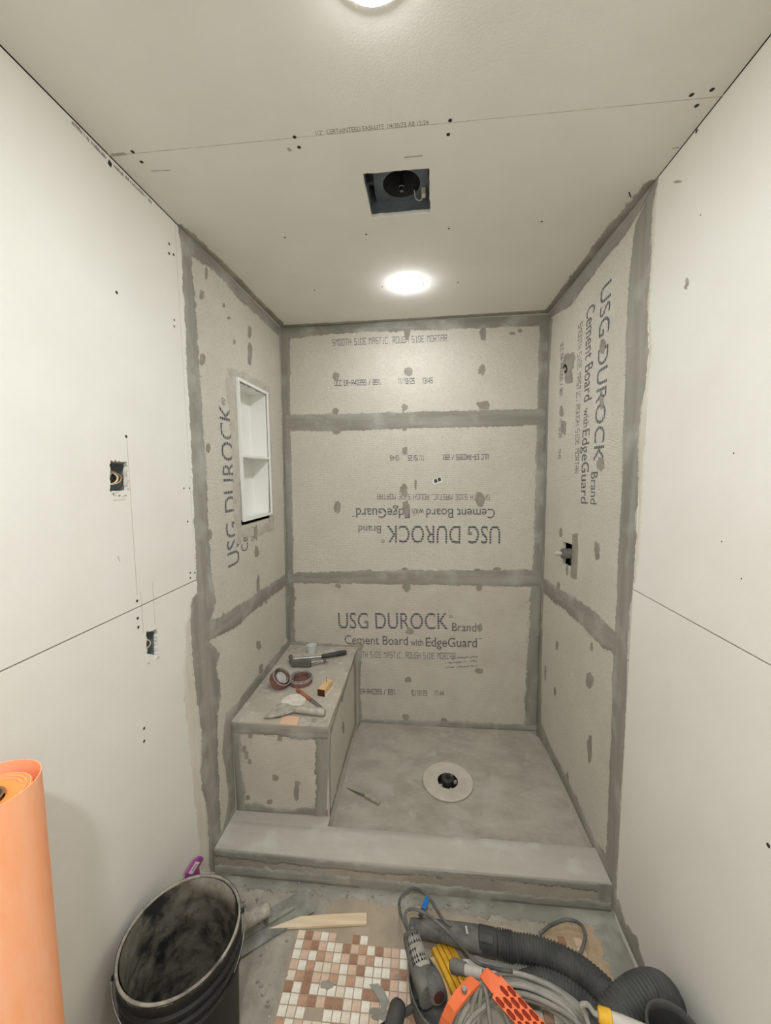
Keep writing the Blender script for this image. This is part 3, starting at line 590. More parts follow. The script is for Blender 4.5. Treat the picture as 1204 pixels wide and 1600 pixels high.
band(BFRONT, [(516,1136),(513,1200),(509,1274)], [(495,1150),(494,1180),(492,1210),(495,1232),(489,1274)], 'thinset_strip', M_MUDV, bench, .0020, 0, .009, clip=KF)
band(BFRONT, [(370,1266),(440,1270),(512,1275)], [(370,1254),(400,1257),(440,1262),(512,1264)], 'thinset_strip', M_MUDH, bench, .0018, 0, .007, clip=KF)
for q in [(381,1170,9,12),(385,1180,8,14),(430,1215,11,11),(437,1153,9,10),(463,1238,9,26),(465,1224,10,8),(421,1253,10,8),(390,1190,6,9),(387,1246,8,8),(391,1150,8,8)]: patch(BFRONT, *q, bench)
KS = (-.7515, .057, -.001, .545)
band(BSIDE, [(516,1137),(536,1075),(556,1016)], [(516,1147),(528,1104),(536,1086),(551,1036),(556,1024)], 'thinset_strip', M_MUDH, bench, .0018, 0, .006, clip=KS)
band(BSIDE, [(515,1136),(513,1200),(511,1280)], [(516,1136),(515,1200),(516,1272)], 'thinset_strip', M_MUDV, bench, .0020, 0, .004, clip=KS)
band(BSIDE, [(556,1010),(556,1070),(556,1133)], [(551.5,1030),(553,1070),(553.5,1133)], 'thinset_strip', M_MUDV, bench, .0020, 0, .006, clip=KS)
band(BSIDE, [(511,1292),(532,1212),(556,1133)], [(517,1262),(530,1212),(541,1170),(554,1128)], 'thinset_strip', M_MUDH, bench, .0020, 0, .006, clip=KS)
patch(BSIDE, 536, 1137, 4, 18, bench); patch(BSIDE, 534, 1090, 3, 14, bench)
# mortar fillet where curb meets the floor, and mortar droppings
band(FLOORP, [(x_, -.926) for x_ in (0, .4, .8, 1.2, 1.495)], [(x_, y_) for x_, y_ in ((0,-.965),(.4,-.972),(.8,-.975),(1.2,-.985),(1.495,-.98))], 'thinset_strip', M_MUDH, floor, .004, 0, .016, px=False, clip=(.001,-3,W-.001,0))
band(FLOORP, [(W-.001, y_) for y_ in (-.93,-1.1,-1.3)], [(W-.07,-.93),(W-.085,-1.1),(W-.06,-1.3)], 'thinset_strip', M_MUDV, floor, .004, 0, .02, px=False, clip=(0,-3,W-.001,0))
# ------------------------------------------------------------------ fixtures
DM = (.010, .018, .004)  # dome depths; flat diffusers bulge down to imitate the lamps' bloom
for k, (lx, ly) in enumerate(LIGHT_XY):
    lab = ['round ceiling light in front of the shower, cut by the photo top', 'round glowing ceiling light inside the shower near its back wall', 'round ceiling light behind the photographer']
    t = empty('ceiling_light', (lx, ly, H), lab[k], 'light', 'round recessed lights in the ceiling')
    M = Matrix.Translation((lx, ly, 0))
    MB().lathe([(.0595, H-.004), (.061, H-.006), (.0625, H-.004), (.063, H-.0005)], 48, M).build('trim_ring', M_TRIM, t, 40)
    MB().lathe([(0, H-.006-DM[k]), (.02, H-.006-.95*DM[k]), (.038, H-.005-.75*DM[k]), (.052, H-.005-.4*DM[k]), (.0595, H-.004)], 48, M).build('diffuser', M_LAMPS[k], t, 60)
# exhaust fan housing in the ceiling
fn = empty('exhaust_fan', (.75, -.98, H), 'dark exhaust fan housing set in a rough square hole in the ceiling', 'fan')
x0, x1, y0, y1, zt = .652, .862, -1.088, -.872, H + .17
mb = MB()
for lo, hi in (((x0-.004,y0,H+.014),(x0,y1,zt)), ((x1,y0,H+.014),(x1+.004,y1,zt)), ((x0,y0-.004,H+.014),(x1,y0,zt)), ((x0,y1,H+.014),(x1,y1+.004,zt)), ((x0,y0,zt),(x1,y1,zt+.004))): mb.box(lo, hi)
mb.build('housing', M_FANB, fn)
FP = Plane((0, 0, H+.055), (0, 0, -1), (1, 0, 0))
hc = FP.px(627, 288)
circ = [(hc[0] + .058*math.cos(2*PI*i/40), hc[1] + .058*math.sin(2*PI*i/40)) for i in range(40)]
extr(FP, rect(x0+.018, FP.px(600, 321)[1], x1-.016, -y0-.004), -.004, 0, 'scroll_plate', M_FANB, fn, holes=[circ])
mb = MB(); mb.loft([[FP.m(a, b, .0) for a, b in circ], [FP.m(a, b, -.10) for a, b in circ]], False); mb.build('blower_throat', M_BLACK, fn, 40)
MS = Matrix.Translation((hc[0], -hc[1]+.012, H+.055))
MB().lathe([(0,-.012),(.0055,-.012),(.0055,0),(.008,.001),(.008,.012),(.004,.013),(.004,.05)], 20, MS).build('motor_shaft', M_STEEL, fn, 40)
for xx in (x0+.012, x1-.014):
    m2 = MB(); m2.box((xx-.008, -1.03, H+.048), (xx+.008, -.96, H+.054)); m2.box((xx-.010, -1.0, H+.030), (xx+.010, -.992, H+.05)); m2.build('mounting_tab', M_BLACK, fn)
m2 = MB(); m2.box((.818, -.925, H+.035), (.832, -.905, H+.07)); m2.build('wire_connector', M_CREAMW, fn, bevel=.003)
MB().tube(spline([(.824,-.905,H+.045),(.815,-.898,H+.035),(.80,-.90,H+.04),(.795,-.92,H+.052)]), .0022, 8).build('wire', M_LGREY, fn, 60)
# recessed shower niche
ni = empty('shower_niche', (0, -.395, 1.385), 'white recessed niche with one shelf set in the left shower wall', 'niche')
NPx = Plane((.012, 0, 0), (1, 0, 0), (0, 1, 0))
oy0, oy1, oz0, oz1 = -.562, -.226, 1.386, 2.030
fl = .013
extr(NPx, rect(oy0, oz0, oy1, oz1), -.011, 0, 'flange', M_WHITE, ni, holes=[rect(oy0+fl, oz0+fl, oy1-fl, oz1-fl)], capback=True)
iy0, iy1, iz0, iz1, dp = oy0+fl, oy1-fl, oz0+fl, oz1-fl, -.088
MB().box((dp-.006, iy0-.006, iz0-.006), (dp, iy1+.006, iz1+.006)).build('back_panel', M_WHITE, ni)
for nm, lo, hi in (('side_panel', (dp,iy0-.006,iz0-.006),(.004,iy0,iz1+.006)), ('side_panel', (dp,iy1,iz0-.006),(.004,iy1+.006,iz1+.006)), ('top_panel', (dp,iy0,iz1),(.004,iy1,iz1+.006)), ('bottom_panel', (dp,iy0,iz0-.006),(.004,iy1,iz0))):
    MB().box(lo, hi).build(nm, M_WHITE, ni)
zs = LEFT.px(395, 714, .0)[1]
sh = MB().box((dp+.001, iy0+.001, zs-.006), (.010, iy1-.001, zs+.006)).build('shelf', M_WHITE, ni, bevel=.0015)
m2 = MB(); m2.box((-.062, iy0+.001, zs-.009), (-.056, -.43, zs-.006)); m2.box((-.062, -.436, zs-.009), (-.008, -.43, zs-.006)); m2.build('shelf_rib', M_WHITE, sh)
# wiring boxes
def wbox(hole, lab, wires):
    ys = [q[0] for q in hole]; zs_ = [q[1] for q in hole]; a0, a1, b0, b1 = min(ys)-.003, max(ys)+.006, min(zs_)-.002, max(zs_)-.004
    t = empty('electrical_box', (-.014, (a0+a1)/2, b0), lab, 'electrical box', 'open wiring boxes in the left drywall'); d = -.075; e = .0015; mb = MB()
    for lo, hi in (((d,a0-e,b0),(-.014,a0,b1)), ((d,a1,b0),(-.014,a1+e,b1)), ((d,a0,b0-e),(-.014,a1,b0)), ((d,a0,b1),(-.014,a1,b1+e)), ((d-e,a0,b0),(d,a1,b1))): mb.box(lo, hi)
    mb.build('box_shell', M_GALV, t)
    cy, cz = (a0+a1)/2, (b0+b1)/2; hw = (a1-a0)*.3
    for k, (m_, dy, dx) in enumerate(wires):
        MB().tube(spline([(-.05+dx, cy-hw-.006, cz+.022), (-.032+dx, cy+dy*.4, cz+.018), (-.022+dx, cy+hw*.9+dy, cz+.002), (-.026+dx, cy+hw*.5+dy, cz-.016), (-.05+dx, cy-hw-.006, cz-.026)]), .0022, 8).build('wire', m_, t, 60)
    MB().box((-.016, a0, b1-.004), (-.010, a1-.004, b1-.0015)).build('box_ear', M_STEEL, t)
wbox(hole_a, 'open wiring box with bent wires, higher of the two in the left wall', [(M_CREAMW, -.004, 0), (M_COPPER, .004, .004), (M_DARK, -.008, -.005)])
wbox(hole_b, 'open wiring box with bent wires, below the drywall joint', [(M_CREAMW, 0, 0), (M_BROWN, -.005, -.006)])
for hole, nm in ((hole_a, 'a'), (hole_b, 'b')):       # torn paper flakes round the cut-outs
    for k in range(16):
        q = hole[int(rnd.random() * len(hole))]; s = rnd.uniform(.003, .007); a = rnd.uniform(0, PI)
        if k < 9: q = (hole[0][0] + rnd.uniform(0, .055), min(h_[1] for h_ in hole) - rnd.uniform(.001, .010))
        c, sn = math.cos(a)*s, math.sin(a)*s
        extr(LEFT, [(q[0]-c, q[1]-sn*.4), (q[0]+sn*.4, q[1]-c*.3), (q[0]+c, q[1]+sn*.5), (q[0]-sn*.2, q[1]+c*.35)], 0, .002, 'torn_paper', rnd.choice([M_GYP, M_SCUFF, M_DRY]), wall_left)
# shower valve in the right wall
vy, vz = RIGHT.px(886, 865); vy = -vy
va = empty('shower_valve', (W, vy, vz), 'bare grey shower valve body poking through a hole in the right wall', 'valve')
MV = Matrix.Translation((W, vy, vz)) @ Matrix.Rotation(-PI/2, 4, 'Y')
MB().lathe([(.024,-.09),(.024,.022),(.021,.026),(.010,.027),(.010,.027),(0,.027)], 32, MV).build('valve_body', M_BLACKD, va, 40)
MB().lathe([(.009,.027),(.009,.040),(.012,.041),(.012,.052),(.005,.053),(.005,.062),(0,.062)], 20, MV).build('valve_stem', M_LGREY, va, 40)
m2 = MB(); m2.box((W+.03, vy-.05, vz-.055), (W+.06, vy+.05, vz-.03)); m2.box((W+.06, vy-.06, vz-.07), (W+.1, vy+.06, vz+.07)); m2.build('rough_in_bracket', M_BLACK, va)
# sticker on the back wall
sp_ = Plane((0, -.0006, 0), (0, -1, 0), (1, 0, 0))
st = empty('sticker', BACK.m(*BACK.px(683, 752), .0006), 'small white sticker with two dark bars on the cement board', 'sticker')
extr(sp_, [sp_.px(*q) for q in ((677,757),(675.5,749.5),(688.5,744.5),(691,753))], 0, .0006, 'sticker_sheet', M_LAB, st)
for q in (((678.5,755),(677.5,749.5),(682,747.8),(683.5,753.3)), ((684.5,752.8),(683.2,747.3),(687.8,745.7),(689.2,751))): extr(sp_, [sp_.px(*k) for k in q], .0006, .0009, 'dark_bar', M_LINK, st)
# ------------------------------------------------------------------ mosaic floor remnants
tile_me = []
for k, m in enumerate(M_TILES):
    mb = MB().box((-.0122, -.0122, 0), (.0122, .0122, .004)); o = mb.build('mosaic_tile', m, floor, bevel=.001, ); tile_me.append(o.data); bpy.data.objects.remove(o)
for me in tile_me:
    for v in me.vertices: v.co += worg(floor)      # back to tile-local coordinates
def tiles(x0, y0, nx, ny, rot, skip, pitch=.0272):
    c, s = math.cos(rot), math.sin(rot)
    for j in range(ny):
        for i in range(nx):
            if skip(i, j): continue
            x, y = (i+.5)*pitch, -(j+.5)*pitch
            o = bpy.data.objects.new('mosaic_tile', rnd.choices(tile_me, (25, 14, 24, 23, 17))[0]); COL.objects.link(o); o.parent = floor
            o.location = Vector((x0 + c*x - s*y, y0 + s*x + c*y, FZ - .0005 + rnd.uniform(0, .0008))) - worg(floor)
            o.rotation_euler = (rnd.uniform(-.015, .015), rnd.uniform(-.015, .015), rot + rnd.uniform(-.02, .02))
def sk(i, j): return (j == 0 and i > 8) or (j < 1 and i in (5, 6)) or (i > 13 and j < 2) or (nz1(i*.4, j*.4, 3) > .48)
tiles(.392, -1.083, 16, 13, .012, sk)
tiles(1.03, -1.03, 13, 8, .03, lambda i, j: nz1(i*.5+9, j*.5, 1) > -.02)
# thinset bed the tiles sat in, and the ochre stained old bed
SEED[0] += 1
def blob(cx, cy, rx, ry, n=40, seed=0, k=.18):
    return [(cx + rx*math.cos(2*PI*i/n)*(1+k*nz1(math.cos(2*PI*i/n)*2, math.sin(2*PI*i/n)*2, seed)*2), cy + ry*math.sin(2*PI*i/n)*(1+k*nz1(math.cos(2*PI*i/n)*2+5, math.sin(2*PI*i/n)*2, seed)*2)) for i in range(n)]
extr(FLOORP, [FLOORP.px(*q) for q in ((462,1449),(500,1432),(520,1406),(560,1402),(610,1408),(625,1420),(690,1425),(760,1440),(840,1460),(840,1500),(760,1560),(700,1640),(415,1640))], 0, .0018, 'tile_bed', M_TILED, floor)
extr(FLOORP, [FLOORP.px(*q) for q in ((850,1450),(880,1440),(920,1446),(948,1456),(956,1500),(960,1560),(860,1560))], 0, .0018, 'tile_bed', M_TANT, floor)
for k in range(6):                    # smears of mortar over the tiles
    x, y = rnd.uniform(.42, .82), rnd.uniform(-1.10, -1.38); s = rnd.uniform(.008, .022)
    extr(FLOORP, blob(x, y, s*1.3, s*.7, 18, k, .3), .002, .0042 + k*2e-5, 'mortar_smear', M_MUDP, floor)
for k in range(46):                    # crumbs and chips of mortar
    if k < 30: u, v = rnd.uniform(375, 830), rnd.uniform(1372, 1412) + (rnd.random()*18)
    else: u, v = rnd.uniform(385, 450), rnd.uniform(1440, 1590)
    p = P(u, v); v_off = (p.y > -.935) and -.03 or 0; s = rnd.uniform(.003, .010); z = FZ + (.004 if p.y + v_off > -.99 else 0)
    r = [(s*rnd.uniform(.6, 1.2), 2*PI*i/6) for i in range(6)]; mb = MB()
    mb.loft([[(p.x + a*math.cos(t), p.y + v_off + a*math.sin(t)*.7, z - .0005) for a, t in r], [(p.x + a*.7*math.cos(t+.2), p.y + v_off + a*.5*math.sin(t+.2), z + s*.7) for a, t in r]], True)
    mb.build('mortar_crumb', rnd.choice([M_GMORT, M_MUDP, M_DISC if k % 7 == 0 else M_MUDP]), floor)
# ------------------------------------------------------------------ bench top tools
BZ = .5450
def B(u, v, z=0): return P(u, v, BZ + z)
hm = empty('hammer', B(490, 1031), 'small hammer with black rubber grip lying at the back of the bench', 'hammer')
h0, h1, h2 = B(455, 1030, .020), B(502, 1026, .0165), B(541, 1019, .0155)
MB().tube([h0, h0.lerp(h1, .5), h1], .0065, 12).build('shaft', M_STEEL, hm, 50)
MB().tube([h1, h1.lerp(h2, .06), h1.lerp(h2, .3), h1.lerp(h2, .6), h1.lerp(h2, .9), h1.lerp(h2, .98), h2], [.009, .0125, .0125, .0138, .0145, .0135, .008], 16).build('grip', M_BLACK, hm, 50)
ax = Vector((.25, -.5, .0)).normalized(); MB().tube([h0 - ax*.035, h0 - ax*.033, h0, h0 + ax*.02, h0 + ax*.024, h0 + ax*.030], [.010, .0125, .010, .011, .0145, .0135], 18).build('head', M_DSTEEL, hm, 40)
sc_ = empty('hand_scraper', B(475, 1043), 'grey block-handled scraper with chrome lever in front of the hammer', 'scraper')
s0, s1 = B(456, 1043, 0), B(485, 1043.5, 0); M = frame(s0, s1 - s0, (0, 0, 1)); L_ = (s1 - s0).length
MB().box((-.004, -.002, .0005), (L_, .026, .036), M).build('block', M_DSTEEL, sc_, bevel=.003)
mb = MB()
for k in range(9): mb.box((L_*(.05+.1*k), -.0045, .004), (L_*(.11+.1*k), -.001, .010), M)
mb.build('serrated_edge', M_BLACKD, sc_)
l0 = s1 + Vector((0, .012, .020)); l1 = B(513, 1032, .018)
for dz in (0, .011):
    MB().tube([l0 + Vector((0, 0, dz - .008)), l0.lerp(l1, .5) + Vector((0, .004, dz*.7-.006)), l1 + Vector((0, 0, dz*.3-.006))], [.0055, .005, .004], 10).build('lever_arm', M_STEEL, sc_, 50)
MB().lathe([(0,-.007),(.008,-.007),(.008,.010),(0,.010)], 16, Matrix.Translation(l0.lerp(l1, .78) + Vector((0, 0, .002)))).build('lever_pivot', M_STEEL, sc_, 40)
def coil(c, R, h, M, turns, name, parent, m, r0=.012, th=.0018):
    mb = MB(); n = int(turns * 28); rings = []
    for i in range(n + 1):
        t = i / n; a = 2*PI*turns*t; r = r0 + (R - r0)*t
        rings.append([M @ Vector((q*math.cos(a), q*math.sin(a), z)) for q, z in ((r-th/2, 0), (r+th/2, 0), (r+th/2, h), (r-th/2, h))])
    mb.loft(rings, True); return mb.build(name, m, parent, 40)
r1 = empty('abrasive_roll', B(436, 1068), 'brown abrasive roll with pale inside, tipped against the other roll', 'abrasive roll')
M1 = Matrix.Translation(B(438, 1060, .0455)) @ Matrix.Rotation(.72, 4, Vector((.35, 1, 0))) 
MB().lathe([(.047,-.020),(.049,-.020),(.049,.016),(.047,.016),(.047,-.020)], 40, M1).build('outer_wrap', M_BROWN, r1, 40)
MB().lathe([(.0465,-.019),(.0465,.019),(.0485,.019),(.0488,.0165)], 40, M1).build('clear_sleeve', M_CLOTH, r1, 40)
coil(None, .044, .034, M1 @ Matrix.Translation((0,0,-.02)), 2.2, 'abrasive_strip', r1, M_BROWN, .028)
MB().lathe([(0, -.004), (.033, -.004), (.035, 0), (.033, .002), (0, .002)], 32, M1 @ Matrix.Translation((.004, .008, .006))).build('pale_disc', M_CLOTH, r1, 40)
r2 = empty('abrasive_roll', B(469, 1070), 'brown abrasive strip coiled flat beside the wooden chisel handle', 'abrasive roll')
M2 = Matrix.Translation(B(470, 1066, .0005))
coil(None, .040, .036, M2, 4.2, 'abrasive_strip', r2, M_BROWN, .012)
MB().lathe([(.056,0),(.058,0),(.058,.032),(.056,.032),(.056,0)], 44, M2).build('outer_wrap', M_BROWN, r2, 40)
MB().lathe([(.0555,.004),(.0555,.034),(.0578,.034),(.0582,.022)], 44, M2).build('clear_sleeve', M_CLOTH, r2, 40)
bk = empty('wood_block', B(503, 1086), 'pale wood block with dark end grain and a nail standing in it', 'block')
w0, w1 = B(501.5, 1088, 0), B(517, 1068.5, 0); M = frame(w0, w1 - w0, (0, 0, 1)); Lb = (w1 - w0).length
Lb *= .85
MB().box((.001, -.018, .0005), (Lb, .018, .033), M).build('block_body', M_WOODB, bk, bevel=.001)
MB().box((-.0005, -.0182, .0004), (.0012, .0182, .0332), M).build('end_grain', M_DBROWN, bk)
MB().box((.004, -.0215, .0003), (Lb+.002, -.0185, .003), M).build('white_edge', M_LAB, bk)
MB().tube([M @ Vector((Lb*.7, .003, .032)), M @ Vector((Lb*.7+.002, .004, .058))], .0012, 8).build('nail', M_DSTEEL, bk, 40)
ch = empty('chisel', B(484, 1090), 'small chisel with reddish wooden handle and steel tip', 'chisel')
a0, a1, a2 = B(463.5, 1077, .009), B(487, 1094, .009), B(501, 1105, .004)
MB().tube([a0, a0.lerp(a1, .05), a0.lerp(a1, .5), a1], [.006, .0085, .0085, .008], 12).build('handle', M_WOODH, ch, 40)
M = frame(a1, a2 - a1, (0, 0, 1)); Lc = (a2 - a1).length
mb = MB(); mb.loft([[M @ Vector((0, y*.006, z*.005)) for y, z in ((-1,-1),(1,-1),(1,1),(-1,1))], [M @ Vector((Lc*.45, y*.0065, z*.003)) for y, z in ((-1,-1),(1,-1),(1,1),(-1,1))], [M @ Vector((Lc, y*.0075, z*.0007)) for y, z in ((-1,-1),(1,-1),(1,1),(-1,1))]]); mb.build('blade', M_STEEL, ch)
dc = B(459, 1096)
tag(MB().lathe([(0,.0005),(.056,.0005),(.057,.003),(.055,.005),(.02,.0052),(0,.0045)], 40, Matrix.Translation(dc)).build('chalky_disc', M_DISC, None, 40), 'flat chalky white disc under the putty knife on the bench', 'disc')
pk = empty('putty_knife', B(455, 1115), 'mortar-crusted putty knife with broad pointed blade on the bench', 'putty knife')
bl = [B(411, 1121, .010), B(425, 1107, .012), B(436, 1098, .016), B(450, 1099, .017), B(459, 1104, .018), B(458, 1112, .018), B(441, 1117.5, .014), B(424, 1121, .011)]
mb = MB(); nn = len(bl); mb.add(bl + [q - Vector((0, 0, .0018)) for q in bl], [tuple(range(nn)), tuple(range(2*nn-1, nn-1, -1))] + [(i, (i+1) % nn, nn + (i+1) % nn, nn + i) for i in range(nn)]); mb.build('blade', M_GMORT, pk)
k0, k1 = B(456, 1107.5, .019), B(508, 1113, .0185)
MB().tube([k0, k0.lerp(k1, .06), k0.lerp(k1, .25), k0.lerp(k1, .5), k0.lerp(k1, .8), k0.lerp(k1, .95), k1], [.010, .0145, .0155, .0165, .0175, .016, .009], 16).build('handle', M_GMORT, pk, 60)
def flat(pts, th, name, m, parent=None):
    mb = MB(); n = len(pts); pts = [Vector(q) for q in pts]; up = [q + Vector((0, 0, th)) for q in pts]
    mb.add(up + pts, [tuple(range(n)), tuple(range(2*n-1, n-1, -1))] + [(i, (i+1) % n, n + (i+1) % n, n + i) for i in range(n)]); return mb.build(name, m, parent)
tag(flat([B(441, 1119), B(468, 1121), B(464, 1134.5), B(437, 1132.5)], .004, 'peach_tile', M_PEACH), 'peach tile piece at the front edge of the bench', 'tile')
flat([B(469, 1121), B(512, 1124), B(511, 1137), B(465, 1134.5)], .0012, 'thinset_patch', M_GMORT, bench)
cu = tag(MB().lathe([(0,.0005),(.024,.0005),(.030,.042),(.031,.044),(.028,.043),(.0225,.003),(0,.003)], 28, Matrix.Translation(B(487, 1019))).build('plastic_cup', M_CLEAR, None, 40), 'small clear plastic cup against the back wall on the bench', 'cup')
# mortar-covered knife in the pan
kp = [P(541, 1231, .056), P(548, 1234.5, .058), P(558, 1239, .059), P(570, 1243, .062), P(582, 1248.5, .066), P(592, 1253.5, .064)]
kn = empty('margin_knife', P(566, 1245, .057), 'thin mortar-caked knife lying on the shower base', 'knife')
MB().tube(kp[:4], [.002, .003, .0045, .006], 10).build('blade', M_DSTEEL, kn, 50)
MB().tube([kp[3], kp[3].lerp(kp[4], .4), kp[4], kp[5], kp[5] + (kp[5]-kp[4])*.1], [.006, .0095, .0105, .010, .006], 12).build('handle', M_GMORT, kn, 50)
# ------------------------------------------------------------------ floor: bucket, roll, trowel, offcuts
M_CRUST = mat('bucket_crust', lin(134,128,116), lin(112,107,96), 30, rough=.9, bump=.6, bscale=50)
bc = Vector((.176, -1.376, FZ))
bu = empty('mortar_bucket', bc, 'black ribbed bucket lined with dried mortar against the left wall', 'bucket')
MBk = Matrix.Translation(bc)
MB().lathe([(0,.0005),(.126,.0005),(.130,.006),(.1385,.235),(.1465,.240),(.1465,.247),(.1400,.251),(.1405,.268),(.1480,.272),(.1480,.280),(.1415,.284),(.1420,.300),(.1495,.304),(.1495,.312),(.1430,.316),(.1440,.340),(.1500,.344),(.1500,.358)], 64, MBk).build('bucket_shell', M_BUCK, bu, 40)
mb = MB(); rings = []
for i in range(44):
    t = i/43; z = .356 - .33*t; r = .1395 - .0165*t; ring = []
    for j in range(72):
        a = 2*PI*j/72; d = .005*(1+nz1(math.cos(a)*3, math.sin(a)*3, z*14)) + .005*nz1(math.cos(a)*8, math.sin(a)*8, z*40); d *= min(1, t*6)
        ring.append(MBk @ Vector(((r-d)*math.cos(a), (r-d)*math.sin(a), z)))
    rings.append(ring)
for f in (.7, .4, .0001): rings.append([MBk @ Vector((.12*f*math.cos(2*PI*j/72), .12*f*math.sin(2*PI*j/72), .03 + .006*nz1(math.cos(2*PI*j/72)*3*f, math.sin(2*PI*j/72)*3*f, 7))) for j in range(72)])
mb.loft(rings, False); mb.build('mortar_lining', M_BUCKIN, bu, 70)
rings = []
for j in range(72):
    a = 2*PI*j/72; w = 1 + .25*nz1(math.cos(a)*4, math.sin(a)*4, 2)
    rings.append([MBk @ Vector(((.1452 + q*w)*math.cos(a), (.1452 + q*w)*math.sin(a), .358 + z*w)) for q, z in ((-.003,-.004),(-.0024,.0015),(0,.003),(.0028,.0015),(.0048,-.004))])
mb = MB(); mb.loft(rings + [rings[0]], False); mb.build('rim', M_RIM, bu, 60)
lip = []                               # thick dried mortar on the far inside of the rim
mb = MB(); rings = []
for j in range(24):
    a = math.radians(40 + 75*j/23); k = math.sin(PI*j/23)**.5 + .01; ring = []
    for z, o_ in ((.357, .0), (.352, .012*k), (.335, .018*k), (.315 + .02*nz1(j*.4, 1), .019*k), (.295 + .03*nz1(j*.5, 4), .004)): ring.append(MBk @ Vector(((.1385-o_)*math.cos(a), (.1385-o_)*math.sin(a), z)))
    rings.append(ring)
mb.loft(rings, False, close=False); mb.build('mortar_crust', M_CRUST, bu, 60)
e1 = Vector((.826, .563, 0)); dn = Vector((.40, -.60, -.69)).normalized()
pts = [MBk @ (Vector((0, 0, .325)) + e1*.158*math.cos(PI*k/28) + dn*.165*math.sin(PI*k/28)) for k in range(29)]
MB().tube(pts, .0018, 8).build('wire_handle', M_STEEL, bu, 60)
for s in (-1, 1): MB().tube([MBk @ (Vector((0,0,.325)) + e1*s*.146), MBk @ (Vector((0,0,.325)) + e1*s*.158)], [.008, .005], 12).build('handle_ear', M_BUCK, bu, 40)
# roll of orange membrane leaning in the corner of the frame
rt, rb = Vector((.116, -1.738, 1.098)), Vector((.172, -1.80, FZ))
ro = empty('membrane_roll', rb, 'tall orange roll of waterproofing membrane leaning at the left wall', 'roll')
MR = frame(rb, (rt - rb), (0, 1, 0)); 
MR = MR @ Matrix.Rotation(PI/2, 4, 'Y') @ Matrix.Rotation(PI, 4, 'X') if False else MR
LR = (rt - rb).length
def RR(r, a, h, oy=0, oz=0): return MR @ Vector((h, r*math.cos(a) + oy, r*math.sin(a) + oz))
mb = MB(); rings = []
n = 150
prof = []
for i in range(n + 1):                 # one long spiral sheet; the outer wrap is loose
    t = i/n; a = 2*PI*3.3*t + 1.0; r = .050 + .020*t + (.012*max(0, (t-.72)/.28))
    prof.append((r, a, t))
for th in (0, 1):
    pass
mb.loft([[RR(r - .0007, a, .004), RR(r + .0007, a, .004), RR(r + .0007, a, LR - .002*(1-t) + (.0 if t > .7 else -.012)), RR(r - .0007, a, LR - .002*(1-t) + (.0 if t > .7 else -.012))] for r, a, t in prof]); mb.build('membrane_sheet', M_ORANGE, ro, 50)
mb = MB(); rings = []
for r in (.064, .030): rings.append([RR(r, 2*PI*j/40, LR - .014 - (.006 if r < .05 else 0)) for j in range(40)])
rings.append([RR(.030, 2*PI*j/40, LR - .2) for j in range(40)])
mb.loft(rings[:2], False); mb.build('roll_end', M_ORIN, ro, 30)
MB().loft([[RR(.031, 2*PI*j/40, LR - .013) for j in range(40)], [RR(.027, 2*PI*j/40, LR - .013) for j in range(40)], [RR(.027, 2*PI*j/40, .01) for j in range(40)]], False).build('cardboard_core', M_CARD, ro, 40)
# trowel
M_SMEAR = mat('mortar_smeared_steel', lin(160,160,151), lin(126,125,116), 14, rough=.6, metal=.15, bump=.2, bscale=60)
tw = empty('finishing_trowel', P(430, 1440), 'flat steel finishing trowel smeared with mortar behind the bucket', 'trowel')
t0, t1 = P(484, 1405.5, .028), P(384, 1466, .028); dx_ = (t1 - t0).normalized(); wd_ = Vector((-dx_.y, dx_.x, 0)); hw = .047
t2 = t0 + dx_*.29
flat([t0 - wd_*hw, t0 + wd_*hw, t2 + wd_*hw, t2 - wd_*hw], .0025, 'blade', M_SMEAR, tw)
M = frame(t0 + dx_*.06 + Vector((0, 0, .0025)), dx_, (0, 0, 1))
MB().box((0, -.007, 0), (.18, .007, .012), M).build('mounting_bar', M_SMEAR, tw, bevel=.003)
MB().tube([M @ Vector((.10, 0, .006)), M @ Vector((.098, 0, .05)), M @ Vector((.115, 0, .062))], [.008, .007, .007], 10).build('handle_post', M_DSTEEL, tw, 50)
MB().tube([M @ Vector((x, 0, .062)) for x in (.085, .09, .13, .17, .205, .212)], [.014, .0215, .0225, .023, .0215, .014], 16).build('handle', M_GMORT, tw, 50)
for k in range(6):
    p = t0 + dx_*rnd.uniform(.1, .2) + wd_*rnd.uniform(-.035, -.01); flat([p + Vector((.012*math.cos(a)*rnd.uniform(.5,1.2), .007*math.sin(a)*rnd.uniform(.5,1.2), .0025)) for a in (0, .9, 1.8, 2.7, 3.6, 4.5, 5.4)], .002, 'mortar_smear', M_GMORT, tw)
tag(flat([P(420, 1453.5, .0245), P(470, 1434.5, .0245), P(520, 1431, .0245), P(572.5, 1429, .0245), P(572.5, 1446, .0245), P(500, 1450, .0245)], .008, 'wood_shim', M_WOOD), 'long tapered pale wood shim beside the mosaic tiles', 'shim')
tag(flat([P(577, 1539, .0252), P(590, 1537, .0252), P(600, 1548, .0252), P(607, 1563, .0252), P(601, 1582, .0252), P(597, 1585, .0252), P(594, 1566, .0252)], .0015, 'membrane_scrap', M_SHARD), 'torn grey-green scrap lying on the mosaic tiles', 'scrap')
pl_ = empty('purple_tool', LEFT.m(-1.085, FZ, .02), 'purple plastic piece with a white barcode label behind the bucket', 'plastic piece')
PP = Plane((.02, 0, 0), (1, 0, 0), (0, 1, 0))
ol = [PP.px(*q) for q in ((315,1338),(318,1341),(311,1356),(312.5,1365))] 
ol = ol + [(ol[-1][0] + .004, FZ + .0005), (PP.px(294, 1366)[0] + .01, FZ + .0005), PP.px(294.3, 1365), PP.px(306.5, 1345)]
extr(PP, ol[::-1], -.012, 0, 'body', M_PURP, pl_, capback=True)
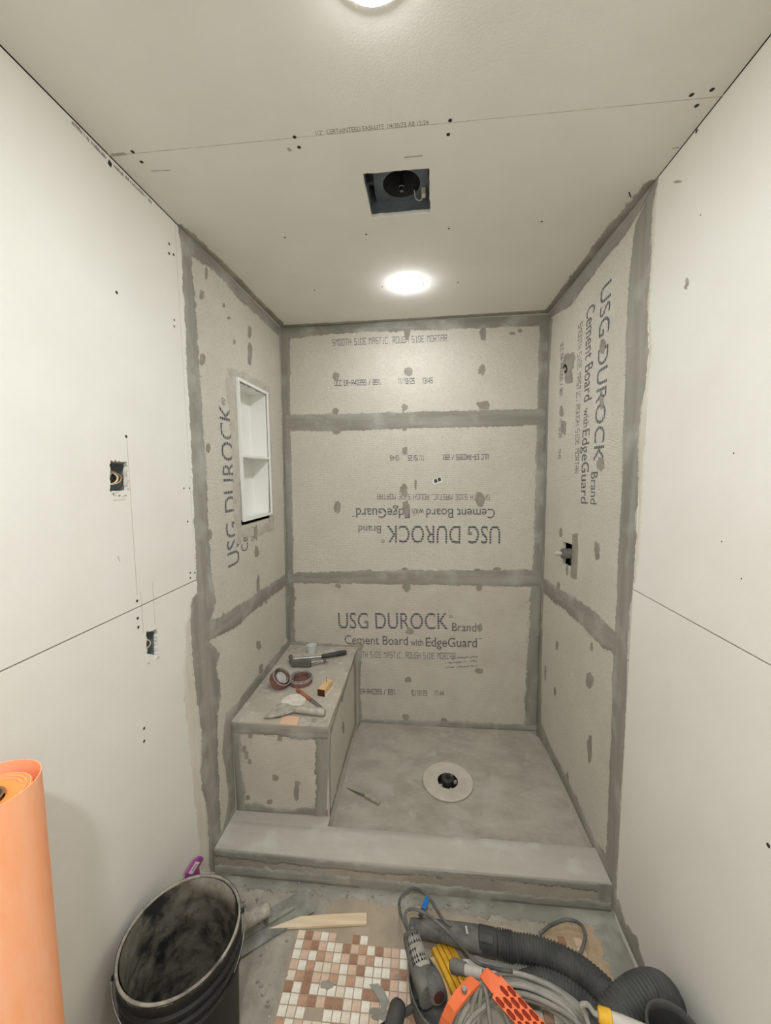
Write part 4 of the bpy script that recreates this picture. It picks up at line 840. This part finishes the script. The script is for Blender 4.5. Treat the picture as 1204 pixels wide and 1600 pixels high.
extr(PP, [PP.px(*q) for q in ((294.5,1364.8),(300,1365.5),(312,1347),(306,1346))], 0, .0008, 'barcode_label', M_LAB, pl_)
for k in range(9):
    t = .12 + .085*k; a = Vector((297.2, 1363)).lerp(Vector((308.6, 1347.4)), t); wv = 1.0 + .5*(k % 3 == 1)
    extr(PP, [PP.px(a.x - .6, a.y - .2), PP.px(a.x + 2.0, a.y + .3), PP.px(a.x + 2.0 + .35*wv, a.y + .3 - .5*wv), PP.px(a.x - .6 + .35*wv, a.y - .2 - .5*wv)], .0008, .0011, 'barcode_bar', M_LINK, pl_)
# ------------------------------------------------------------------ foreground tools
# angle grinder with dust shroud
gr = empty('angle_grinder', P(665, 1540, FZ), 'dusty black angle grinder with dimpled grip and dust shroud', 'grinder')
g0, g1, g2 = P(642, 1464, .122), P(655, 1510, .128), P(673, 1556, .132)
ga = spline([g0, g1, g2], 6); n = len(ga)
gax = (g2 - g0).normalized(); gside = gax.cross(Vector((0, 0, 1))).normalized(); gup = gside.cross(gax).normalized()
sq = lambda c, s: (math.copysign(abs(c)**.75, c), math.copysign(abs(s)**.75, s))
MB().tube([g0 - gax*.006] + ga, [.016] + [.0255 + .009*i/(n-1) for i in range(n)], 20, shape=sq).build('body', M_BLACKD, gr, 60)
def onbody(t, a, lift): 
    c = g0.lerp(g2, t) + (ga[int(t*(n-1))] - g0.lerp(g2, t)); r = .0255 + .009*t; ca, sa = sq(math.cos(a), math.sin(a)); return c + (gup*ca + gside*sa)*(r + lift)
mb = MB(); ps = [[onbody(.09 + .62*i/14, -1.0 + 1.5*j/8 if 0 < i < 14 else -.7 + .9*j/8, .0004) for j in range(9)] for i in range(15)]
mb.add([q for r_ in ps for q in r_], [(i*9+j, i*9+j+1, (i+1)*9+j+1, (i+1)*9+j) for i in range(14) for j in range(8)]); mb.build('grip_panel', M_DUST, gr, 60)
mb = MB()
for i in range(26):
    t = .12 + .56*i/25
    for j in range(7):
        a = .35 - .95 + .2*(j + (i % 2)*.5)
        if abs(t - .42) < .05 and j < 3: continue
        if (i < 2 or i > 23) and (j in (0, 6)): continue
        mb.add([onbody(t - .009, a, .0011), onbody(t, a + .075, .0011), onbody(t + .009, a, .0011), onbody(t, a - .075, .0011)], [(0, 1, 2, 3)])
mb.build('grip_dimples', M_DARK, gr); gr.children[-1]['kind'] = 'stuff'
sc0 = onbody(.06, -.1, .0); MB().tube([sc0 - gup*.002, sc0 + gup*.002], .005, 12).build('screw', M_DSTEEL, gr, 40)
b0 = P(676, 1530, .150); bax = (gax*.75 + Vector((.1, -.35, .15))).normalized()
MB().tube([b0 - bax*.02, b0, b0 + bax*.02, b0 + bax*.042, b0 + bax*.046], [.016, .024, .026, .025, .021], 22).build('gear_boss', M_BLACKD, gr, 50)
be = b0 + bax*.0465; MB().tube([be, be + bax*.002], [.016, .013], 18).build('spindle_cap', M_DBROWN, gr, 40)
sh_c = P(668, 1568, .05); rings = []
for r, z in ((.6, -.027), (.95, -.022), (1.0, 0), (1.06, .04), (1.08, .052), (1.0, .052), (.95, .04), (.88, .0), (.6, -.015)):
    rings.append([sh_c + gax*(.085*r*math.cos(2*PI*j/36)*1.0) + gside*(.047*r*math.sin(2*PI*j/36)) + Vector((0, 0, z)) for j in range(36)])
MB().loft(rings, True).build('dust_shroud', M_BLACKD, gr, 50)
q0, q1 = P(624, 1566, .085), P(604, 1640, .085)
MB().tube([q0, q0.lerp(q1, .03), q0.lerp(q1, .12), q0.lerp(q1, .5), q1], [.010, .019, .024, .024, .023], 18).build('side_handle', M_BLACK, gr, 50)
MB().tube([q0.lerp(q1, .35), q0.lerp(q1, .5) + gside*.06, sh_c + Vector((0, 0, .02))], [.009, .009, .009], 10).build('handle_bolt', M_BLACK, gr, 50)
cordp = spline([g0 + Vector((0, 0, .004)), P(636, 1446, .115), P(632.5, 1430, .125), P(640, 1421, .13), P(660, 1425, .13), P(690, 1447, .13), P(718, 1476, .13), P(742, 1502, .155), P(772, 1513, .195), P(800, 1518, .215)], 8)
MB().tube(cordp, .0046, 10).build('power_cord', M_CORD if False else M_BLACKD, gr, 60)
c2_ = spline([g0 + Vector((-.004, .004, .0)), P(633, 1446, .10), P(624.5, 1425, .09), P(625, 1404, .085), P(641, 1389, .08), P(660, 1393, .085), P(676, 1411, .095), P(690, 1434, .118), P(704, 1447, .116)], 8)
MB().tube(c2_, .0046, 10).build('power_cord', M_BLACKD, gr, 60)
s0, s1 = P(669, 1400, .088), P(657, 1430, .095); M = frame(s0, s1 - s0, (0, 0, 1)); Ls = (s1 - s0).length
MB().box((0, -.008, -.002), (Ls*.72, .008, .003), M).build('cord_strap', M_BLUE, gr, bevel=.001)
MB().box((Ls*.70, -.0075, -.004), (Ls*1.05, .0075, .004), M).build('strap_end', M_BLACK, gr, bevel=.001)
# vacuum hose: nozzle, cuff, one long corrugated run that leaves the frame and comes back
vh_ = empty('vacuum_hose', P(800, 1500, FZ), 'corrugated dark grey vacuum hose with black nozzle looping beside the right wall', 'hose')
n0, n1, n2 = P(640, 1447, .062), P(700, 1457, .077), P(752, 1468, .082)
fl_ = lambda c, s: (c*.82, s*1.08)
MB().tube(spline([n0, n0.lerp(n1, .1), n1, n2], 5), [.012, .018, .020, .0215, .0225, .0235, .0245, .026, .027, .028, .029, .0305, .032, .033, .034, .034][:16], 22, shape=fl_).build('nozzle', M_BLACKD, vh_, 50)
c0, c1_ = n2 - (n2 - n1).normalized()*.01, P(776, 1474, .082)
MB().tube([c0, c0.lerp(c1_, .05), c0.lerp(c1_, .9), c1_], [.031, .036, .036, .033], 24).build('cuff', M_BLACK, vh_, 40)
lm = c0.lerp(c1_, .35) + Vector((0, -.018, .031)); M = frame(lm, c1_ - c0, Vector((0, -.5, .87)))
MB().box((-.022, -.011, -.004), (.024, .011, .005), M).build('latch', M_BLACK, vh_, bevel=.004)
mk = n0.lerp(n1, .0) ; lp = n1.lerp(n2, .55) + Vector((0, -.006, .031)); M = frame(lp, Vector((.1, -1, .1)), Vector((0, -.3, .95)))
MB().box((-.012, -.003, -.001), (.012, .003, .0012), M).build('white_mark', M_LGREY, vh_)
hp = spline([c1_, P(800,1479,.082), P(845,1487,.085), P(890,1506,.092), P(930,1535,.10), P(966,1575,.10), P(996,1632,.085), P(1010,1690,.08), P(990,1735,.10), P(955,1710,.15), P(938,1648,.22), P(955,1598,.265), P(996,1556,.29), P(1028,1547,.275), P(1046,1570,.21), P(1052,1612,.11), P(1030,1622,.06), P(960,1596,.056), P(905,1558,.056), P(850,1536,.056), P(808,1546,.056)], 10)
d_ = [0]
for i in range(1, len(hp)): d_.append(d_[-1] + (hp[i] - hp[i-1]).length)
step = .0095/4; npt = int(d_[-1]/step); fine = []; rr = []; k = 0
for i in range(npt):
    s = i*step
    while d_[k+1] < s: k += 1
    fine.append(hp[k].lerp(hp[k+1], (s - d_[k])/(d_[k+1] - d_[k]))); base = .034 + .006*math.exp(-((s - .84)/.13)**2)
    rr.append(base + (.0, .0036, .0036, .0)[i % 4] - .002)
MB().tube(fine, rr, 18).build('corrugated_hose', M_HOSE, vh_, 80)
for k in range(6):
    q = c1_.lerp(P(800, 1479, .082), .1 + k*.17); dq = (P(800, 1479, .082) - c1_).normalized(); MB().tube([q - dq*.0018, q + dq*.0018], .0375, 22).build('cuff_rib', M_BLACK, vh_, 40)
# open black canister at the right wall
cc = P(1056, 1616, .34); cn = empty('open_canister', (cc.x, cc.y, FZ), 'open-topped black canister at the right wall in front of the hose', 'canister')
MB().lathe([(0, .001), (.054, .001), (.058, .31), (.052, .31), (.048, .01), (0, .01)], 40, Matrix.Translation((cc.x, cc.y, FZ))).build('canister_body', M_BLACK, cn, 40)
MB().lathe([(.0515, .306), (.0515, .321), (.054, .324), (.0585, .322), (.0595, .306)], 40, Matrix.Translation((cc.x, cc.y, FZ))).build('canister_rim', M_HOSE, cn, 50)
# orange cord reel with grey cord
rl = empty('cord_reel', P(800, 1600, FZ), 'orange plastic cord bracket with slotted grip around a coil of grey cord', 'cord reel')
def slab4(q, th, name, m, parent, bevel=.002):
    q = [Vector(x) for x in q]; nn_ = (q[1]-q[0]).cross(q[3]-q[0]).normalized()
    if nn_.z < 0: nn_ = -nn_
    mb = MB(); mb.add(q + [x - nn_*th for x in q], [(0,1,2,3),(7,6,5,4),(0,4,5,1),(1,5,6,2),(2,6,7,3),(3,7,4,0)]); return mb.build(name, m, parent, bevel=bevel)
arc = [(734.8,1523,750.6,1535.6,.245), (722,1534,736,1550,.248), (709,1549,722,1567,.240), (698,1566,711,1582,.225), (689,1586,703,1600,.19), (683,1604,698,1618,.14)]
mb = MB(); rings = []
for ua, va_, ub, vb, z in arc:
    a, b = P(ua, va_, z), P(ub, vb, z); rings.append([a, b, b - Vector((0,0,.012)), a - Vector((0,0,.012))])
mb.loft(rings); mb.build('bracket', M_OPL, rl, bevel=.002)
sc = P(725, 1546, .250); MB().lathe([(0,.004),(.006,.004),(.0075,.001),(.0075,-.004)], 16, Matrix.Translation(sc)).build('bracket_screw', M_STEEL, rl, 40)
slab4([P(759.7,1511,.25), P(785,1531,.25), P(769,1554,.235), P(748,1525,.235)], .022, 'grip_head', M_OPL, rl, .003)
A_, B_ = P(775, 1541, .243), P(866, 1640, .20); U_ = (B_ - A_); LG = U_.length; U_.normalize(); Cv = P(786, 1530, .25) - P(765, 1553.5, .236); WG = Cv.length; Cv = (Cv - U_*Cv.dot(U_)).normalized()
Ng = U_.cross(Cv); 
if Ng.z < 0: Ng = -Ng
GP = Plane(A_, Ng, U_); holes = []
pitch_u, hexl, hexw = .030, .0138, .0048
for row in range(4):
    y = -WG*.5 + WG*(row + .5)/4
    k = 0; x = .020 + (row % 2)*pitch_u*.5
    while x < LG - .014:
        holes.append([(x-hexl, y), (x-hexl*.62, y-hexw), (x+hexl*.62, y-hexw), (x+hexl, y), (x+hexl*.62, y+hexw), (x-hexl*.62, y+hexw)]); x += pitch_u
extr(GP, rect(0, -WG/2, LG, WG/2), -.006, 0, 'slotted_grip', M_OPL, rl, holes=holes)
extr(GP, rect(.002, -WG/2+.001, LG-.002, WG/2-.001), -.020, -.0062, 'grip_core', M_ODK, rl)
ring = [(760,1548,.17),(800,1537,.185),(845,1549,.18),(890,1577,.165),(910,1616,.145),(905,1680,.12),(855,1745,.10),(790,1745,.09),(730,1690,.10),(716,1630,.125),(726,1582,.155)]
for k in range(13):
    jx = [rnd.uniform(-1, 1) for _ in range(3)]
    pts = [P(u, v, z) + Vector((jx[0]*.016 + rnd.uniform(-.004,.004), jx[1]*.026 + rnd.uniform(-.004,.004), jx[2]*.018 - .005)) for u, v, z in ring]
    cl = pts[-2:] + pts + pts[:3]; sp2 = spline(cl, 7)[14:14 + 7*len(pts) + 1]
    MB().tube(sp2, .0062, 9, caps=False).build('cord_loop', M_CORD if k % 3 else M_DUST, rl, 70)
for (u, v, dz) in ((714,1612,0), (730,1618,.01), (746,1622,.0), (768,1622,.01), (800,1618,0)):
    p0 = P(752 + (u-745)*.12, 1537, .20 + dz); p1 = P(u, v, .11 + dz); MB().tube(spline([p0, p0.lerp(p1, .4) + Vector((0, 0, .03)), p1, p1 + Vector((0, -.08, -.03))], 7), .006, 9).build('cord_loop', M_CORD, rl, 70)
# broad dusty drum edge behind the coil
mb = MB(); rings = []
for k in range(25):
    t = k/24; dd = spline([P(783,1535,.155), P(830,1533,.165), P(880,1556,.16), P(918,1592,.15), P(935,1650,.12)], 6)[k]
    rings.append([dd + Vector((0, .020, -.006)), dd + Vector((.004, .006, .008)), dd + Vector((.0, -.02, .010)), dd + Vector((-.004, -.030, -.01)), dd + Vector((-.004, -.030, -.025)), dd + Vector((0, .02, -.025))])
mb.loft(rings); mb.build('drum_edge', M_DUST, rl, 60)
# rubber capped rod
rd = empty('rubber_capped_rod', P(730, 1518, FZ), 'light grey rod with a dark rubber cap above the yellow bar', 'rod')
x0_, x1_, x2_ = P(704, 1508, .135), P(727, 1515, .15), P(754, 1523.5, .165)
MB().tube([x0_, x0_.lerp(x1_, .1), x0_.lerp(x1_, .5), x0_.lerp(x1_, .55), x1_], [.012, .0175, .018, .0155, .0155], 16).build('rubber_cap', M_BLACKD, rd, 40)
MB().tube([x1_, x2_], .0125, 14).build('rod', M_LGREY, rd, 50)
# yellow grooved bar on a wood offcut
yb = empty('yellow_bar', P(705, 1510, FZ), 'yellow plastic bar with lengthwise grooves beneath the vacuum nozzle', 'bar')
y0_, y1_ = P(688, 1474, .042), P(733, 1566, .042); M = frame(y0_, y1_ - y0_, (0, 0, 1)); LY = (y1_ - y0_).length
MB().box((0, -.034, -.020), (LY, .034, -.004), M).build('bar_base', M_YEL, yb, bevel=.002)
for k, (w0_, w1_, hh) in enumerate(((-.034, -.020, .004), (-.017, -.004, .006), (-.001, .012, .006), (.015, .034, .004))): MB().box((.001, w0_, -.005), (LY, w1_, hh), M).build('ridge', M_YEL, yb, bevel=.0015)
tag(flat([P(672, 1500, FZ+.001), P(684, 1496, FZ+.001), P(706, 1566, FZ+.001), P(690, 1585, FZ+.001)], .008, 'wood_offcut', M_WOODB), 'pale wood offcut lying left of the yellow bar', 'offcut')
tag(flat([P(738, 1497, .024), P(750, 1486, .024), P(832, 1506, .024), P(828, 1532, .024), P(790, 1530, .024)], .006, 'board_offcut', M_LGREY), 'dusty light grey board offcut under the hose', 'offcut')
tag(flat([P(722, 1500, .034), P(740, 1499, .034), P(800, 1522, .034), P(770, 1532, .034)], .003, 'white_card', M_LAB), 'white card scrap on the grey board offcut', 'card')
# looped cord behind the hose
tag(MB().tube(spline([P(842, 1460, .03), P(860, 1446, .05), P(885, 1437, .065), P(905, 1443, .065), P(914, 1460, .055), P(910, 1480, .035), P(903, 1495, .027)], 8), .0052, 10).build('looped_cord', M_BLACKD, None, 60), 'short dark cord loop standing behind the vacuum hose', 'cord')
# grey plug with yellow ring
pg = empty('cord_plug', P(960, 1590, .30), 'grey plug with a yellow ring lying over the hose', 'plug')
u0_, u1_ = P(934, 1585, .345), P(1010, 1614, .345); dq = (u1_ - u0_).normalized(); Lq = (u1_ - u0_).length
MB().tube([u0_, u0_ + dq*.004, u0_ + dq*.026, u0_ + dq*.028], [.012, .0155, .0165, .014], 18).build('yellow_ring', M_YEL, pg, 40)
MB().tube([u0_ + dq*.027, u0_ + dq*.05, u0_ + dq*.09, u1_ + dq*.02], [.014, .0145, .0135, .012], 16).build('plug_body', M_LGREY, pg, 50)
MB().tube(spline([u0_ + dq*.002, P(928, 1583, .34), P(918, 1570, .335), P(908, 1572, .325), P(916, 1590, .30), P(925, 1625, .27)], 7), .0055, 10).build('plug_cord', M_CORD, pg, 60)
